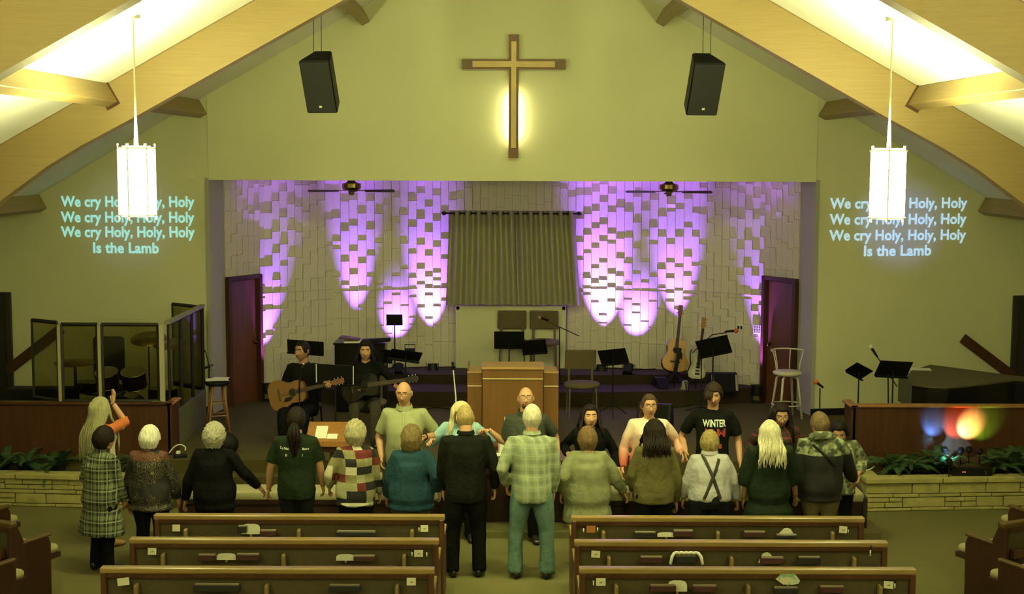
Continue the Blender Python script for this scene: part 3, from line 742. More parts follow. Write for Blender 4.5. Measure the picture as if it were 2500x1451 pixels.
b = B(); p = P(1230, 1075, 15.9); box(b, (0, 0, .09), (.11, .08, .17), (0, 0, .3), bev=.004); prism(b, [(-.05, .17), (.05, .17), (.03, .22), (-.03, .215)], -.02, .03, 'Y')
tag(obj('tissue_box', b, PAPER, loc=(p.x - .0, 15.93, .823)), 'white tissue box standing behind the water bottle', 'box')

# slanted lectern table
bl, br = P(757, 1030, 16.62), P(882, 1027, 16.62); fl, fr_ = P(743, 1078, 16.3), P(872, 1074, 16.3)
t = thing('slanted_lectern', 'wooden lectern with slanted top and papers, left of the circle', 'lectern', ((bl.x + br.x) / 2, 16.46, .168 if 0 else 0))
c = t.location; hw = (br.x - bl.x) / 2
tilt = math.atan2(bl.z - fl.z, .32)
b = B(); box(b, (0, 0, (bl.z + fl.z) / 2 - .015), (hw * 2 + .02, math.hypot(.32, bl.z - fl.z) + .02, .03), (tilt, 0, 0), bev=.004); lt = obj('slanted_top', b, WOODM, t)
b = B(); box(b, (0, -.165, fl.z - .03), (hw * 2 + .03, .025, .07), bev=.004); obj('front_lip', b, WOODM, t)
b = B(); box(b, (0, -.03, .45), (.09, .10, .90)); obj('pedestal', b, WOODD, t)
b = B(); box(b, (0, -.03, .03), (.5, .3, .06), bev=.01); obj('base', b, WOODD, t)
b = B(); box(b, (0, -.02, fl.z - .09), (hw * 1.5, .2, .1)); obj('drawer_box', b, WOODD, t)
def onlect(px, py, w, h, lab):
    p = P(px, py, 16.44); y = 16.44; rot = Matrix.Rotation(tilt, 3, 'X'); zz = (bl.z + fl.z) / 2 + (y - 16.46) * math.tan(tilt) + .006
    b = B(); box(b, (0, 0, 0), (w, h, .006), rot); return tag(obj('paper_sheet', b, M('bright_paper', (.85, .83, .72), .8), loc=(p.x, y - .0, zz)), lab, 'paper')
onlect(785, 1058, .14, .23, 'larger white sheet on the slanted lectern'); 
b = B(); rot = Matrix.Rotation(tilt, 3, 'X'); p = P(811, 1064, 16.36); box(b, (0, 0, 0), (.12, .09, .005), rot); tag(obj('paper_sheet', b, M('bright_paper', (0, 0, 0)), loc=(p.x, 16.37, (bl.z + fl.z) / 2 - .09 * math.tan(tilt) + .008)), 'small white slip beside the larger sheet on the lectern', 'paper')

# pulpit
PULW = M('pulpit_wood', (.17, .078, .019), .42, var=(2.2, .14), grain=(7, 7, .7))
Y = 17.5; pa, pb = P(1176, 900, Y), P(1328, 900, Y); wa, wb = P(1141, 907, Y + .12), P(1364, 907, Y + .12)
t = thing('pulpit', 'wide wooden pulpit with two lower wings and pale trim lines', 'pulpit', ((pa.x + pb.x) / 2, Y, STZ)); cxp = t.location.x
hgt = pa.z - STZ; wh = wa.z - STZ - .02
b = B(); box(b, (0, .25, hgt / 2), (pb.x - pa.x - .02, .46, hgt - .02)); obj('centre_box', b, PULW, t)
b = B(); box(b, (0, .25, hgt), (pb.x - pa.x, .50, .03), bev=.004); obj('desk_top', b, M('pulpit_edge', (.46, .28, .10), .35), t)
b = B(); box(b, (0, .012, hgt - .135), (pb.x - pa.x - .018, .012, .012)); obj('trim_line', b, M('pale_trim', (.8, .68, .38), .3), t)
for s, w0, w1 in ((-1, wa.x, pa.x), (1, pb.x, wb.x)):
    b = B(); cxm = (w0 + w1) / 2 - cxp; ww = abs(w1 - w0)
    box(b, (cxm, .34, wh / 2), (ww, .42, wh)); wg = obj('wing', b, PULW, t)
    b = B(); box(b, (cxm, .34, wh + .008), (ww, .44, .02)); obj('wing_top', b, M('pulpit_edge', (0, 0, 0)), wg)
    b = B(); box(b, (cxm, .123, wh - .17), (ww - .004, .012, .012)); obj('trim_line', b, M('pale_trim', (0, 0, 0)), wg)
    b = B(); box(b, (cxm + s * (ww / 2 - .008), .34, wh + .05), (.014, .40, .09)); obj('wing_rim', b, PULW, wg)
b = B(); box(b, (0, .2, .04), (pb.x - pa.x + .04, .56, .08)); obj('plinth', b, WOODD, t)

# gooseneck microphone on a thin pale stand by the pulpit
p = P(1113, 975, 17.6)
t = thing('thin_microphone_stand', 'thin pale rod microphone stand left of the pulpit', 'microphone stand', (p.x, 17.6, STZ)); zt_ = P(1105, 893, 17.6).z - STZ
b = B(); tube(b, [(0, 0, .02), (0, 0, zt_ * .62), (-.035, 0, zt_ * .97)], [.009, .009, .007], 8); obj('pole', b, PAPER, t)
b = B(); lathe(b, [(.13, 0), (.13, .012), (.03, .02)], n=24); obj('base', b, BLACK, t)
b = B(); tube(b, [(-.035, 0, zt_ * .95), (-.04, -.01, zt_ * 1.04)], [.012, .018], 8); obj('microphone', b, BLACKP, t, smooth=True)

# ================================================================ side screens (wood panels), planters, stones, ferns
def planter(s):
    side = 'left' if s < 0 else 'right'
    xin = 4.30; xo = 8.4
    yf = lambda x: 16.5 + .07 * (x - xin)
    # wood panel behind
    t = thing('wood_screen_panel', 'brown wood screen panel behind the %s planter' % side, 'panel', (s * xin, 17.32, 0))
    b = B(); box(b, (s * (xo - xin) / 2, 0, .57), (xo - xin, .06, 1.14)); obj('panel_board', b, WOODD, t)
    b = B(); box(b, (s * ((xo - xin) / 2 - .02), -.0, 1.155), (xo - xin + .05, .14, .035), bev=.008); obj('top_rail', b, WOODM if s > 0 else WOODD, t)
    b = B(); box(b, (s * .0, .14, .57), (.06, .34, 1.14)); obj('return_board', b, WOODD, t)
    b = B(); box(b, (0, .14, 1.155), (.11, .42, .034), bev=.008); obj('return_rail', b, WOODM, t)
    # stone wall
    t = thing('stone_planter', 'limestone planter on the %s of the stage' % side, 'planter', (0, 0, 0))
    v = []; b = B()
    pts = [(s * (xin + .03), yf(xin) + .03), (s * xo, yf(xo) + .03), (s * xo, 17.25), (s * (xin + .03), 17.25)]
    prism(b, pts, 0, .31); obj('mortar_core', b, MORTAR, t)
    b = B(); prism(b, [(s * (xin + .2), yf(xin) + .2), (s * (xo), yf(xo) + .2), (s * xo, 17.24), (s * (xin + .2), 17.24)], .31, .375); obj('soil', b, M('potting_soil', (.03, .022, .015), .95, bump=(60, .8)), t)
    rn = random.Random(5 + s); n = 0
    def stone(u0, u1, z0, z1, ret=False, d=.07):
        b = B(); off = rn.uniform(-.008, .012)
        if ret: box(b, (s * (xin + d / 2 - off), (u0 + u1) / 2, (z0 + z1) / 2), (d, u1 - u0 - .010, z1 - z0 - .009))
        else:
            xm = (u0 + u1) / 2; box(b, (s * xm, yf(xm) + d / 2 - off, (z0 + z1) / 2), (u1 - u0 - .010, d, z1 - z0 - .009), (0, 0, s * math.atan(.07)))
        bmesh.ops.bevel(b, geom=list(b.edges), offset=.005, segments=1, affect='EDGES')
        for vv in b.verts: vv.co += Vector((rn.uniform(-1, 1), rn.uniform(-1, 1), rn.uniform(-1, 1))) * .0022
        obj('stone', b, STONE, t)
    lays = []
    z_a = [(0, .042, 2), (.0, .0, 0)]
    # hand-laid pattern: bands with split stones
    def band(z0, z1, ret):
        u = 16.52 if ret else xin - (0 if not ret else 0); end = 17.2 if ret else 7.0
        while u < end - .05:
            w = rn.uniform(.28, .62); w = min(w, end - u)
            if z1 - z0 > .09 and rn.random() < .42:
                zm = z0 + (z1 - z0) * rn.choice((.45, .55)); a = u
                stone(u, u + w * .5, z0, zm, ret); stone(u + w * .5, u + w, z0, zm, ret)
                stone(u, u + w * .62, zm, z1, ret); stone(u + w * .62, u + w, zm, z1, ret)
            else: stone(u, u + w, z0, z1, ret)
            u += w
    for z0, z1 in ((0, .042), (.042, .165), (.165, .212), (.212, .345)):
        band(z0, z1, False)
        band(z0, z1, True)
    # cap stones
    u = xin - .03; 
    while u < 7.0:
        w = rn.choice((.8, .55, .95)); b = B(); xm = u + w / 2
        box(b, (s * xm, yf(xm) + .07, .378), (w - .008, .2, .062), (0, 0, s * math.atan(.07)), bev=.006); obj('cap_stone', b, STONE, t); u += w
    b = B(); box(b, (s * (xin + .07), 16.94, .378), (.2, .60, .061), bev=.006); obj('cap_stone', b, STONE, t)
    return t
planter(-1); planter(1)

FERN = M('fern_green', (.022, .055, .012), .6, var=(8, .4))
def frond_mesh(L, droop, seed):
    rn = random.Random(seed); b = B(); pts = []; n = 20
    for i in range(n + 1):
        u = i / n; pts.append(Vector((L * u * (1 - .15 * u), 0, L * (.75 * u - droop * u * u))))
    tube(b, pts[::2], [.0035] * (len(pts[::2]) - 1) + [.001], 4)
    for i in range(1, n):
        for h in (.0, .5):
            u = (i + h) / n; p = pts[i].lerp(pts[i + 1], h); tg = (pts[i + 1] - pts[i]).normalized()
            ll = .075 * math.sin(math.pi * min(1, .12 + u * .88)) ** .6 * (1 - .55 * u) + .012
            for s in (-1, 1):
                d = (Vector((0, s, 0)) + tg * .45 + Vector((0, 0, rn.uniform(-.3, .05)))).normalized(); w = tg * .0058
                q = p + d * ll
                v = [b.verts.new(p - w * .7), b.verts.new(p + d * ll * .5 - w * .9 + Vector((0, 0, .003))), b.verts.new(q), b.verts.new(p + d * ll * .5 + w * .9 + Vector((0, 0, .003))), b.verts.new(p + w * .7)]
                b.faces.new(v)
    me = bpy.data.meshes.new('frond'); b.to_mesh(me); b.free(); me.materials.append(FERN); return me
fronds = [frond_mesh(.42, .75, 1), frond_mesh(.5, 1.05, 2), frond_mesh(.34, .5, 3)]
def fern(px, py, sc, label, seed, n=15):
    rn = random.Random(seed); p = P(px, py, 16.95)
    t = thing('potted_fern', label, 'fern', (p.x, 16.95, .375), group=None)
    b = B(); lathe(b, [(.07, 0), (.09, .08), (.085, .08), (.03, .07)], n=14); obj('pot', b, BLACKP, t)
    for k in range(n):
        o = bpy.data.objects.new('frond', rn.choice(fronds)); COL.objects.link(o); o.parent = t
        a = k * 2.4 + rn.uniform(-.3, .3); o.rotation_euler = (rn.uniform(-.3, .3), -rn.uniform(-.1, .55), a); o.scale = (sc * rn.uniform(.75, 1.1),) * 3; o.location = (0, 0, .05)
for i, (px, sc, lab) in enumerate([(2178, 1.0, 'small fern at the corner of the right planter'), (2222, 1.05, 'fern second from the corner of the right planter'), (2292, 1.25, 'bushy fern left of the blue-lit spot'), (2330, .8, 'fern lit blue and red behind the black light box'), (2440, 1.15, 'fern right of the black light box'), (2487, 1.3, 'fern at the right picture edge'),
                                   (60, 1.0, 'dark fern at the left picture edge'), (145, 1.0, 'dark fern in the left planter beside the plaid coat'), (330, .9, 'dark fern in the left planter between two women'), (5, 1.0, 'outermost dark fern in the left planter')]): fern(px, 1120, sc, lab, 20 + i)
# black light box with red leds and two coloured lamps
p = P(2368, 1145, 16.72); t = thing('light_controller_box', 'low black box with two red leds on the right planter', 'electronics', (p.x, 16.72, .41))
b = B(); box(b, (0, .0, .055), (.50, .16, .11), bev=.012); obj('case', b, BLACKP, t)
for dx in (-.11, -.085):
    b = B(); ball(b, (dx, -.082, .05), .006, 8, 6); obj('led', b, M('red_led', (1, .1, .05), .4, emit=((1, .10, .06), 6)), t)
b = B(); tube(b, [(.16, -.085, .07), (.165, -.09, .05), (.17, -.086, .02)], .004, 6); obj('latch', b, CHROME, t)
def mini(px, py, Y, label, col, en, aim, size):
    p = P(px, py, Y); t = thing('accent_lamp', label, 'stage light', (p.x, Y, .375))
    d = (Vector(aim) - p).normalized(); b = B(); lathe(b, [(.02, -.05), (.035, -.03), (.04, .02), (.03, .022)], (0, 0, p.z - .375), 14, d.to_track_quat('Z', 'Y').to_matrix()); obj('lamp_head', b, BLACKP, t)
    b = B(); tube(b, [(0, 0, 0), (0, 0, p.z - .375)], .008, 6); obj('stake', b, BLACKP, t)
    lamp('accent_beam', 'SPOT', p + d * .03, aim, en, col, spot_size=R(size), spot_blend=.9, shadow_soft_size=.01)
mini(2366, 1098, 16.92, 'small lamp throwing white-yellow light on the right wood panel', (1, .85, .35), 300, P(2366, 1044, 17.28), 50)
mini(2346, 1100, 16.92, 'small lamp throwing red light on the right wood panel', (1, .12, .03), 60, P(2340, 1036, 17.28), 60)
mini(2392, 1102, 16.92, 'small lamp throwing green light on the right wood panel', (.25, 1, .06), 50, P(2398, 1040, 17.28), 58)
mini(2306, 1098, 16.92, 'small blue lamp among the ferns of the right planter', (.12, .30, 1.0), 50, P(2282, 1036, 17.28), 50)
mini(2318, 1128, 16.60, 'small cyan-white lamp lighting a fern frond of the right planter', (.25, .6, 1.0), 90, P(2314, 1100, 17.0), 60)
# white cables
def cable(name, label, pts, r=.006, mat=None):
    b = B(); P_ = [Vector(p) for p in pts]; out = []
    for i in range(len(P_) - 1):
        p0, p1, p2, p3 = P_[max(i - 1, 0)], P_[i], P_[i + 1], P_[min(i + 2, len(P_) - 1)]
        for k in range(6):
            u = k / 6; out.append(.5 * ((2 * p1) + (-p0 + p2) * u + (2 * p0 - 5 * p1 + 4 * p2 - p3) * u * u + (-p0 + 3 * p1 - 3 * p2 + p3) * u ** 3))
    out.append(P_[-1]); tube(b, out, r, 6); return tag(obj(name, b, mat or PAPER, smooth=True), label, 'cable')
q = lambda px, py, Y: P(px, py, Y)
cable('white_cable', 'white cable lying over the corner of the right planter', [q(2145, 1132, 17.1), (4.42, 16.9, .425), (4.30, 16.85, .424), (4.22, 16.8, .36), q(2100, 1148, 16.8)], .009)
b = B(); box(b, (0, 0, 0), (.035, .03, .05), (.3, .3, .3), bev=.006); tag(obj('white_plug', b, PAPER, loc=q(2099, 1150, 16.78)), 'white plug hanging off the right planter corner', 'plug')
pp = G(447, 1100, STZ + .03)
cable('power_cable', 'white cord arching beside the left wood panel', [q(412, 1108, 17.1), q(425, 1092, 17.1), q(440, 1086, 17.1), q(452, 1092, 17.1), q(452, 1100, 17.1)], .008)
b = B(); box(b, (0, 0, .02), (.16, .08, .05), (0, 0, .3), bev=.01); c = q(440, 1103, 17.12); t = tag(obj('power_adapter', b, BLACKP, loc=(c.x, 17.12, STZ)), 'black power strip at the stage edge left', 'power strip')
b = B(); box(b, (0, 0, .045), (.05, .05, .04), bev=.008); tag(obj('white_adapter', b, PAPER, loc=(P(436, 1100, 17.12).x, 17.1, STZ + .045 - .02)), 'white adapter plugged into the black power strip', 'plug')

# slanted handrail boards on the flanking walls
for s, pts in ((-1, [(18, 905), (150, 803)]), (1, [(2350, 826), (2484, 928)])):
    def onw(px, py):
        d = ray(px, py); k = (WY - .03 - FL * AX) / (d.y - FL * abs(d.x)); return CAMP + d * k
    a, b_ = onw(*pts[0]), onw(*pts[1]); d = (b_ - a); ln = d.length
    b = B(); box(b, (0, 0, 0), (ln, .03, .15), bev=.004)
    xax = d.normalized(); yax = Vector((s * -math.sin(math.atan(FL)), math.cos(math.atan(FL)), 0)); zax = xax.cross(yax).normalized(); yax = zax.cross(xax)
    m = Matrix((xax, yax, zax)).transposed().to_4x4(); m.translation = (a + b_) / 2
    o = obj('handrail', b, WOODD); o.matrix_world = m; tag(o, 'slanting brown wooden handrail board on the %s side wall' % ('left' if s < 0 else 'right'), 'handrail')
# wall plates right of the guitars
b = B(); wpY = 21.60
def plate(px, py, w, h, lab, cat, holes):
    X_ = (px - 1250) / F * 21.7; a, c = Vector((2.85, 22.0, 0)), Vector((3.82, 21.36, 0)); u = (X_ - a.x) / (c.x - a.x); base = a.lerp(c, u)
    n = Vector((c.y - a.y, -(c.x - a.x), 0)).normalized(); n = n if n.y < 0 else -n; p = P(px, py, base.y); rz = math.atan2(c.y - a.y, c.x - a.x)
    t = thing('wall_plate', lab, cat, (p.x, base.y + n.y * .05, p.z), rz); b = B(); box(b, (0, 0, 0), (w, .02, h), bev=.003); obj('plate', b, PAPER, t)
    for x, z, ww, hh in holes:
        b = B(); box(b, (x, -.012, z), (ww, .008, hh)); obj('switch', b, BLACKP, t)
plate(1806, 799, .12, .10, 'white electrical plate with two dark openings right of the orange microphone', 'wall plate', [(-.025, 0, .03, .05), (.025, 0, .03, .05)])
plate(1848, 804, .13, .14, 'small button panel on the wall beside the right door', 'control panel', [(x, z, .02, .015) for x in (-.035, 0, .035) for z in (-.04, 0, .04)])
# ================================================================ stage furniture and instruments
TANF = M('tan_chair_fabric', (.12, .09, .038), .85, var=(90, .1), bump=(200, .3)); TANM = M('tan_chair_metal', (.13, .10, .05), .5)
def stack_chair(x, y, z, rz, label, fab=TANF, met=TANM, k=1.0):
    t = thing('padded_chair', label, 'chair', (x, y, z), rz)
    b = B(); lathe(b, [(.20, 0), (.245, .012), (.25, .04), (.235, .065), (.16, .08)], (0, 0, .43), 26)
    for v in b.verts: v.co.x *= 1.06
    obj('seat', b, fab, t, smooth=True)
    b = B(); box(b, (0, -.21, .80), (.46, .05, .30), (R(-7), 0, 0), bev=.02, seg=2); obj('backrest', b, fab, t, smooth=False)
    for s in (-1, 1):
        b = B(); tube(b, [(s * .17, -.20, .44), (s * .17, -.205, .70)], [(.018, .012)] * 2, 6); obj('back_support', b, met, t)
        b = B(); tube(b, [(s * .19, .18, .44), (s * .20, .21, 0)], .012, 6); obj('leg', b, met, t)
        b = B(); tube(b, [(s * .19, -.17, .44), (s * .20, -.24, 0)], .012, 6); obj('leg', b, met, t)
    return t
q = P(1250, 832, 21.75); stack_chair(q.x, 21.85, T2, R(180), 'tan padded chair at the white panel, left of the pair')
q = P(1327, 832, 21.75); stack_chair(q.x, 21.85, T2, R(176), 'tan padded chair at the white panel, right of the pair')
q = P(1424, 930, 19.6); stack_chair(q.x, 20.0, STZ, R(183), 'tan padded chair with round seat nearest the pulpit')
q = P(690, 1000, 18.1); stack_chair(q.x + .25, 18.2, STZ, R(170), 'dark chair under the singing guitarist', M('black_chair_fabric', (.012, .011, .010), .85), BLACK)
q = P(893, 1000, 18.3); stack_chair(q.x, 18.5, STZ, R(180), 'tan-seated chair under the long-haired guitarist')

def music_stand(px, py, w, h, Y, zb, label, tilt=35, roll=0, yaw=0, pages=None, pole_px=None, th=.006):
    c = P(px, py, Y); t = thing('music_stand', label, 'music stand', (c.x, Y, zb), 0)
    W, Hh = w * Y / F, h * Y / F / math.cos(R(tilt)); zc_ = c.z - zb
    rot = Matrix.Rotation(R(yaw), 3, 'Z') @ Matrix.Rotation(R(roll), 3, 'Y') @ Matrix.Rotation(R(tilt), 3, 'X')
    b = B(); box(b, (0, 0, 0), (W, .006, Hh), bev=.002); box(b, (0, -.02, -Hh / 2), (W, .045, .006)); box(b, (0, -.042, -Hh / 2 + .01), (W, .004, .025))
    bmesh.ops.transform(b, matrix=Matrix.Translation((0, 0, zc_)) @ rot.to_4x4(), verts=b.verts); obj('desk', b, BLACK, t)
    b = B(); tube(b, [(0, .02, .12), (0, .02, zc_ * .55), (0, .02, zc_ - .01)], [.014, .011, .009], 8); obj('pole', b, BLACK, t)
    for k in range(3):
        a = k * 2.094 + .5; b = B(); tube(b, [(0, .02, .16), (.12 * math.cos(a), .02 + .12 * math.sin(a), .10), (.25 * math.cos(a), .02 + .25 * math.sin(a), .008)], .007, 6); obj('leg', b, BLACK, t)
    for x in pages or ():
        b = B(); box(b, (x * W, -.006, .0), (.012, .004, Hh * .96)); bmesh.ops.transform(b, matrix=Matrix.Translation((0, 0, zc_)) @ rot.to_4x4(), verts=b.verts); obj('page_edge', b, PAPER, t)
    return t
music_stand(746, 847, 90, 33, 18.9, STZ, 'black music stand behind the singing guitarist', 30, 4, 0)
music_stand(818, 914, 96, 50, 17.5, STZ, 'wide black music stand between the two guitarists', 20, 3, 0, pages=(-.48, .47))
music_stand(963, 780, 40, 25, 21.3, T2, 'small black music stand before the bright oval glow', 15)
music_stand(990, 867, 78, 26, 19.8, STZ, 'low tilted black music stand with a device on top', 55, 9, 12)
music_stand(945, 868, 38, 30, 20.3, STZ, 'black music stand half hidden beside the long-haired guitarist', 40, 10, 20)
music_stand(1243, 829, 74, 42, 20.9, T1, 'black music stand in front of the left padded chair', 25)
music_stand(1304, 846, 62, 34, 20.7, T1, 'lower black music stand in front of the right padded chair', 35, -5, -8)
music_stand(1497, 870, 70, 38, 20.0, STZ, 'lone tilted black music stand right of the curtain', 40, -8, -14)
music_stand(1742, 845, 80, 44, 20.0, STZ, 'black music stand right of the standing guitars', 35, -14, -14)
music_stand(2098, 905, 66, 24, 18.6, STZ, 'edge-on black music stand before the right wall', 50, 24, 35)
music_stand(2182, 900, 86, 40, 18.2, STZ, 'black music stand beside the grand piano', 35, 4, 10)
c = P(1001, 853, 19.8); t = thing('small_device', 'small black device with a handle on the low music stand', 'electronics', (c.x, 19.78, c.z))
b = B(); box(b, (0, 0, -.02), (.15, .08, .07), bev=.006); obj('case', b, BLACKP, t); b = B(); tube(b, [(-.07, 0, 0), (-.075, 0, .07), (.075, 0, .07), (.07, 0, 0)], .007, 6); obj('handle', b, BLACKP, t)

def mic_stand(label, base, z0, pts, mic, mcol, r=.009, legs=True, headr=.028):
    """base (x, y); pts = stand polyline above base in world; mic = (tip back, tip front)"""
    t = thing('microphone_stand', label, 'microphone stand', (base[0], base[1], z0)); o = Vector((base[0], base[1], z0))
    b = B(); tube(b, [(0, 0, .05), Vector(pts[0]) - o], r, 8); obj('pole', b, BLACK, t)
    if len(pts) > 1: b = B(); tube(b, [Vector(p) - o for p in pts[1:]], r * .8, 8); obj('boom', b, BLACK, t)
    if legs:
        for k in range(3):
            a = k * 2.094 + .3; b = B(); tube(b, [(0, 0, .09), (.26 * math.cos(a), .26 * math.sin(a), .01)], .009, 6); obj('leg', b, BLACK, t)
    else: b = B(); lathe(b, [(.12, 0), (.12, .015), (.02, .03)], n=22); obj('base', b, BLACK, t)
    a_, c_ = Vector(mic[0]) - o, Vector(mic[1]) - o; b = B(); tube(b, [a_, a_.lerp(c_, .8)], [.013, .02], 10); m_ = obj('microphone', b, BLACKP, t, smooth=True)
    b = B(); ball(b, c_, headr, 14, 10); obj('foam_head', b, mcol, m_, smooth=True)
ORF = M('orange_foam', (.62, .13, .03), .9, bump=(300, .4)); TANFO = M('yellow_foam', (.40, .30, .10), .9, bump=(300, .4)); WHF = M('white_foam', (.7, .68, .55), .9, bump=(300, .4)); GRILL = M('silver_mesh', (.35, .33, .25), .4, 1)
Y = 21.1; mic_stand('tall boom microphone with yellow foam right of the padded chairs', (P(1366, 880, Y).x, Y), T1, [P(1366, 800, Y), P(1414, 821, Y), P(1330, 782, Y)], (P(1340, 782, Y), P(1317, 776, Y)), TANFO)
Y = 18.6; mic_stand('short stand with orange foam microphone by the right wall', (P(2002, 990, Y).x, Y), STZ, [P(2002, 948, Y)], (P(2010, 947, Y), P(1992, 933, Y)), ORF, legs=False, headr=.033)
Y = 18.25; mic_stand('boom stand with white foam microphone beside the grand piano', (P(2172, 990, Y).x, Y), STZ, [P(2168, 910, Y), P(2190, 944, Y), P(2138, 866, Y)], (P(2142, 872, Y), P(2126, 847, Y)), WHF)
Y = 20.3; mic_stand('boom stand with orange foam microphone right of the guitars', (P(1712, 930, Y).x, Y), STZ, [P(1713, 850, Y), P(1690, 862, Y), P(1738, 818, Y), P(1775, 812, Y)], (P(1770, 810, Y), P(1797, 808, Y)), ORF, headr=.034)
Y = 17.35; mic_stand('microphone stand of the singing guitarist', (P(731, 1010, Y).x, Y), STZ, [P(731, 925, Y), P(728, 960, Y), P(738, 900, Y)], (P(736, 905, Y), P(741, 889, Y)), GRILL, headr=.026)
Y = 19.5; mic_stand('tall black boom stand behind the wooden stool', (P(512, 960, Y).x, Y), STZ, [P(510, 900, Y), P(512, 905, Y), P(503, 862, Y), P(490, 838, Y)], (P(492, 902, Y), P(518, 892, Y)), BLACKP, headr=.014)

# stools
t = thing('white_bar_stool', 'cream metal bar stool with round seat and curved back', 'stool', (P(1915, 1010, 20.1).x, 19.95, STZ), R(12))
b = B(); lathe(b, [(.15, .62), (.205, .64), (.21, .67), (.17, .69)], n=24); obj('seat', b, M('cream_vinyl', (.62, .60, .46), .45), t, smooth=True)
for k in range(4):
    a = R(45 + 90 * k); b = B(); tube(b, [(.09 * math.cos(a), .09 * math.sin(a), .62), (.16 * math.cos(a), .16 * math.sin(a), .58), (.24 * math.cos(a), .24 * math.sin(a), 0)], .018, 8); obj('leg', b, CREAMM, t, smooth=True)
b = B(); ring(b, (0, 0, .20), .215, .010, 28, 6); obj('foot_ring', b, CREAMM, t, smooth=True)
b = B(); ring(b, (0, .0, .98), .235, .013, 20, 6, Matrix.Rotation(R(-10), 3, 'Z'), arc=R(200)); obj('back_rail', b, CREAMM, t, smooth=True)
for k in range(4):
    a = R(-5 + 63 * k); b = B(); tube(b, [(.17 * math.cos(a), .17 * math.sin(a), .64), (.19 * math.cos(a), .19 * math.sin(a), .80), (.235 * math.cos(a), .235 * math.sin(a), .98)], .009, 7); obj('back_spindle', b, CREAMM, t, smooth=True)
xs = P(531, 960, 18.7).x
t = thing('wooden_stool', 'wooden stool with a black seat by the left door', 'stool', (xs, 18.7, STZ), R(20))
b = B(); lathe(b, [(.15, .66), (.165, .68), (.165, .71), (.14, .725)], n=22); obj('seat', b, BLACKP, t, smooth=True)
for k in range(4):
    a = R(45 + 90 * k); b = B(); tube(b, [(.10 * math.cos(a), .10 * math.sin(a), .67), (.20 * math.cos(a), .20 * math.sin(a), 0)], [.016, .019], 8); obj('leg', b, M('stool_wood', (.27, .13, .04), .45, var=(5, .2)), t, smooth=True)
for z in (.25, .42):
    for k in range(4):
        r = .10 + .10 * (1 - z / .67) ; a, c_ = R(45 + 90 * k), R(135 + 90 * k); b = B(); tube(b, [(r * math.cos(a), r * math.sin(a), z), (r * math.cos(c_), r * math.sin(c_), z)], .009, 6); obj('rung', b, M('stool_wood', (0, 0, 0)), t)
b = B(); box(b, (0, 0, 0), (.30, .20, .010), (0, 0, .2)); box(b, (.02, .01, .009), (.22, .28, .006), (0, 0, -.1)); tag(obj('paper_stack', b, PAPER, loc=(xs, 18.7, STZ + .732)), 'loose papers on the wooden stool', 'paper')

# upright piano with books
PIANO = M('black_lacquer', (.006, .005, .005), .3, spec=.3)
xa, xb = P(818, 870, 20.3).x, P(940, 870, 20.3).x; zt_ = P(880, 838, 20.3).z
t = thing('upright_piano', 'black upright piano behind the long-haired guitarist', 'piano', ((xa + xb) / 2, 20.35, STZ)); w = xb - xa; hh = zt_ - STZ
b = B(); box(b, (0, .1, hh / 2), (w, .42, hh - .02), bev=.01); obj('case', b, PIANO, t)
b = B(); box(b, (0, .08, hh), (w + .03, .48, .025), bev=.005); obj('lid', b, PIANO, t)
b = B(); box(b, (0, -.2, hh * .58), (w, .22, .09), bev=.01); obj('key_bed', b, PIANO, t)
b = B(); box(b, (0, -.2, hh * .58 + .05), (w - .08, .15, .012)); obj('keys', b, M('ivory_keys', (.6, .58, .48), .3), t)
q = P(862, 832, 20.3)
b = B(); box(b, (0, 0, .012), (.30, .22, .024), (0, 0, .1)); tag(obj('book', b, PAPER, loc=(q.x + .02, 20.3, STZ + hh + .0125)), 'pale open book lying lower on the upright piano', 'book')
b = B(); box(b, (0, 0, .02), (.28, .20, .03), (0, .12, -.15), bev=.005); tag(obj('book', b, M('brown_book_cover', (.10, .045, .02), .6), loc=(q.x - .05, 20.3, STZ + hh + .05)), 'brown book on top of the pale one on the upright piano', 'book')
b = B(); box(b, (0, 0, .03), (.42, .14, .05), (0, -.05, 0), bev=.01); tag(obj('keyboard_case', b, BLACKP, loc=(q.x + .34, 20.3, STZ + hh + .0125)), 'thin black case lying at the right end of the upright piano', 'case')

# grand piano with brown-green cover, behind the right wood panel
zt_ = 1.42; pc = [G(2195, 905, zt_), G(2260, 893, zt_), G(2330, 897, zt_), G(2480, 924, zt_ + .0), G(2500, 930, zt_)]
zt_ = 1.32; gp = [G(*q_, zt_) for q_ in ((2224, 906), (2272, 891), (2370, 904), (2467, 917), (2560, 926), (2560, 930), (2479, 927), (2390, 939), (2313, 947), (2262, 944), (2226, 938))]
gc = sum(gp, Vector()) / len(gp); t = thing('grand_piano', 'black grand piano under a quilted olive cover at the right edge', 'piano', (gc.x, gc.y, STZ)); out = [((q_.x - gc.x), (q_.y - gc.y)) for q_ in gp]
b = B(); prism(b, out, .48, .80); bmesh.ops.bevel(b, geom=list(b.edges), offset=.012, segments=2, affect='EDGES'); obj('rim', b, PIANO, t)
b = B(); prism(b, [(x * 1.01, y * 1.01) for x, y in out], .80, .822); bmesh.ops.bevel(b, geom=list(b.edges), offset=.006, segments=1, affect='EDGES'); obj('quilted_cover', b, M('quilted_cover_cloth', (.085, .072, .022), .8, bump=(26, .6), var=(30, .2)), t)
kx = out[0][0]
b = B(); prism(b, [(kx - .17, .40), (kx - .17, .74), (kx - .10, .78), (kx + .02, .80), (kx + .02, .40)], out[10][1], out[0][1], 'Y'); obj('key_bed', b, PIANO, t)
for x, y in ((kx + .1, out[10][1] + .1), (kx + .15, out[1][1] - .25), (kx + 1.6, -.05)):
    b = B(); tube(b, [(x, y, 0), (x, y, .1), (x, y, .49)], [.03, .035, .06], 10); obj('leg', b, PIANO, t)
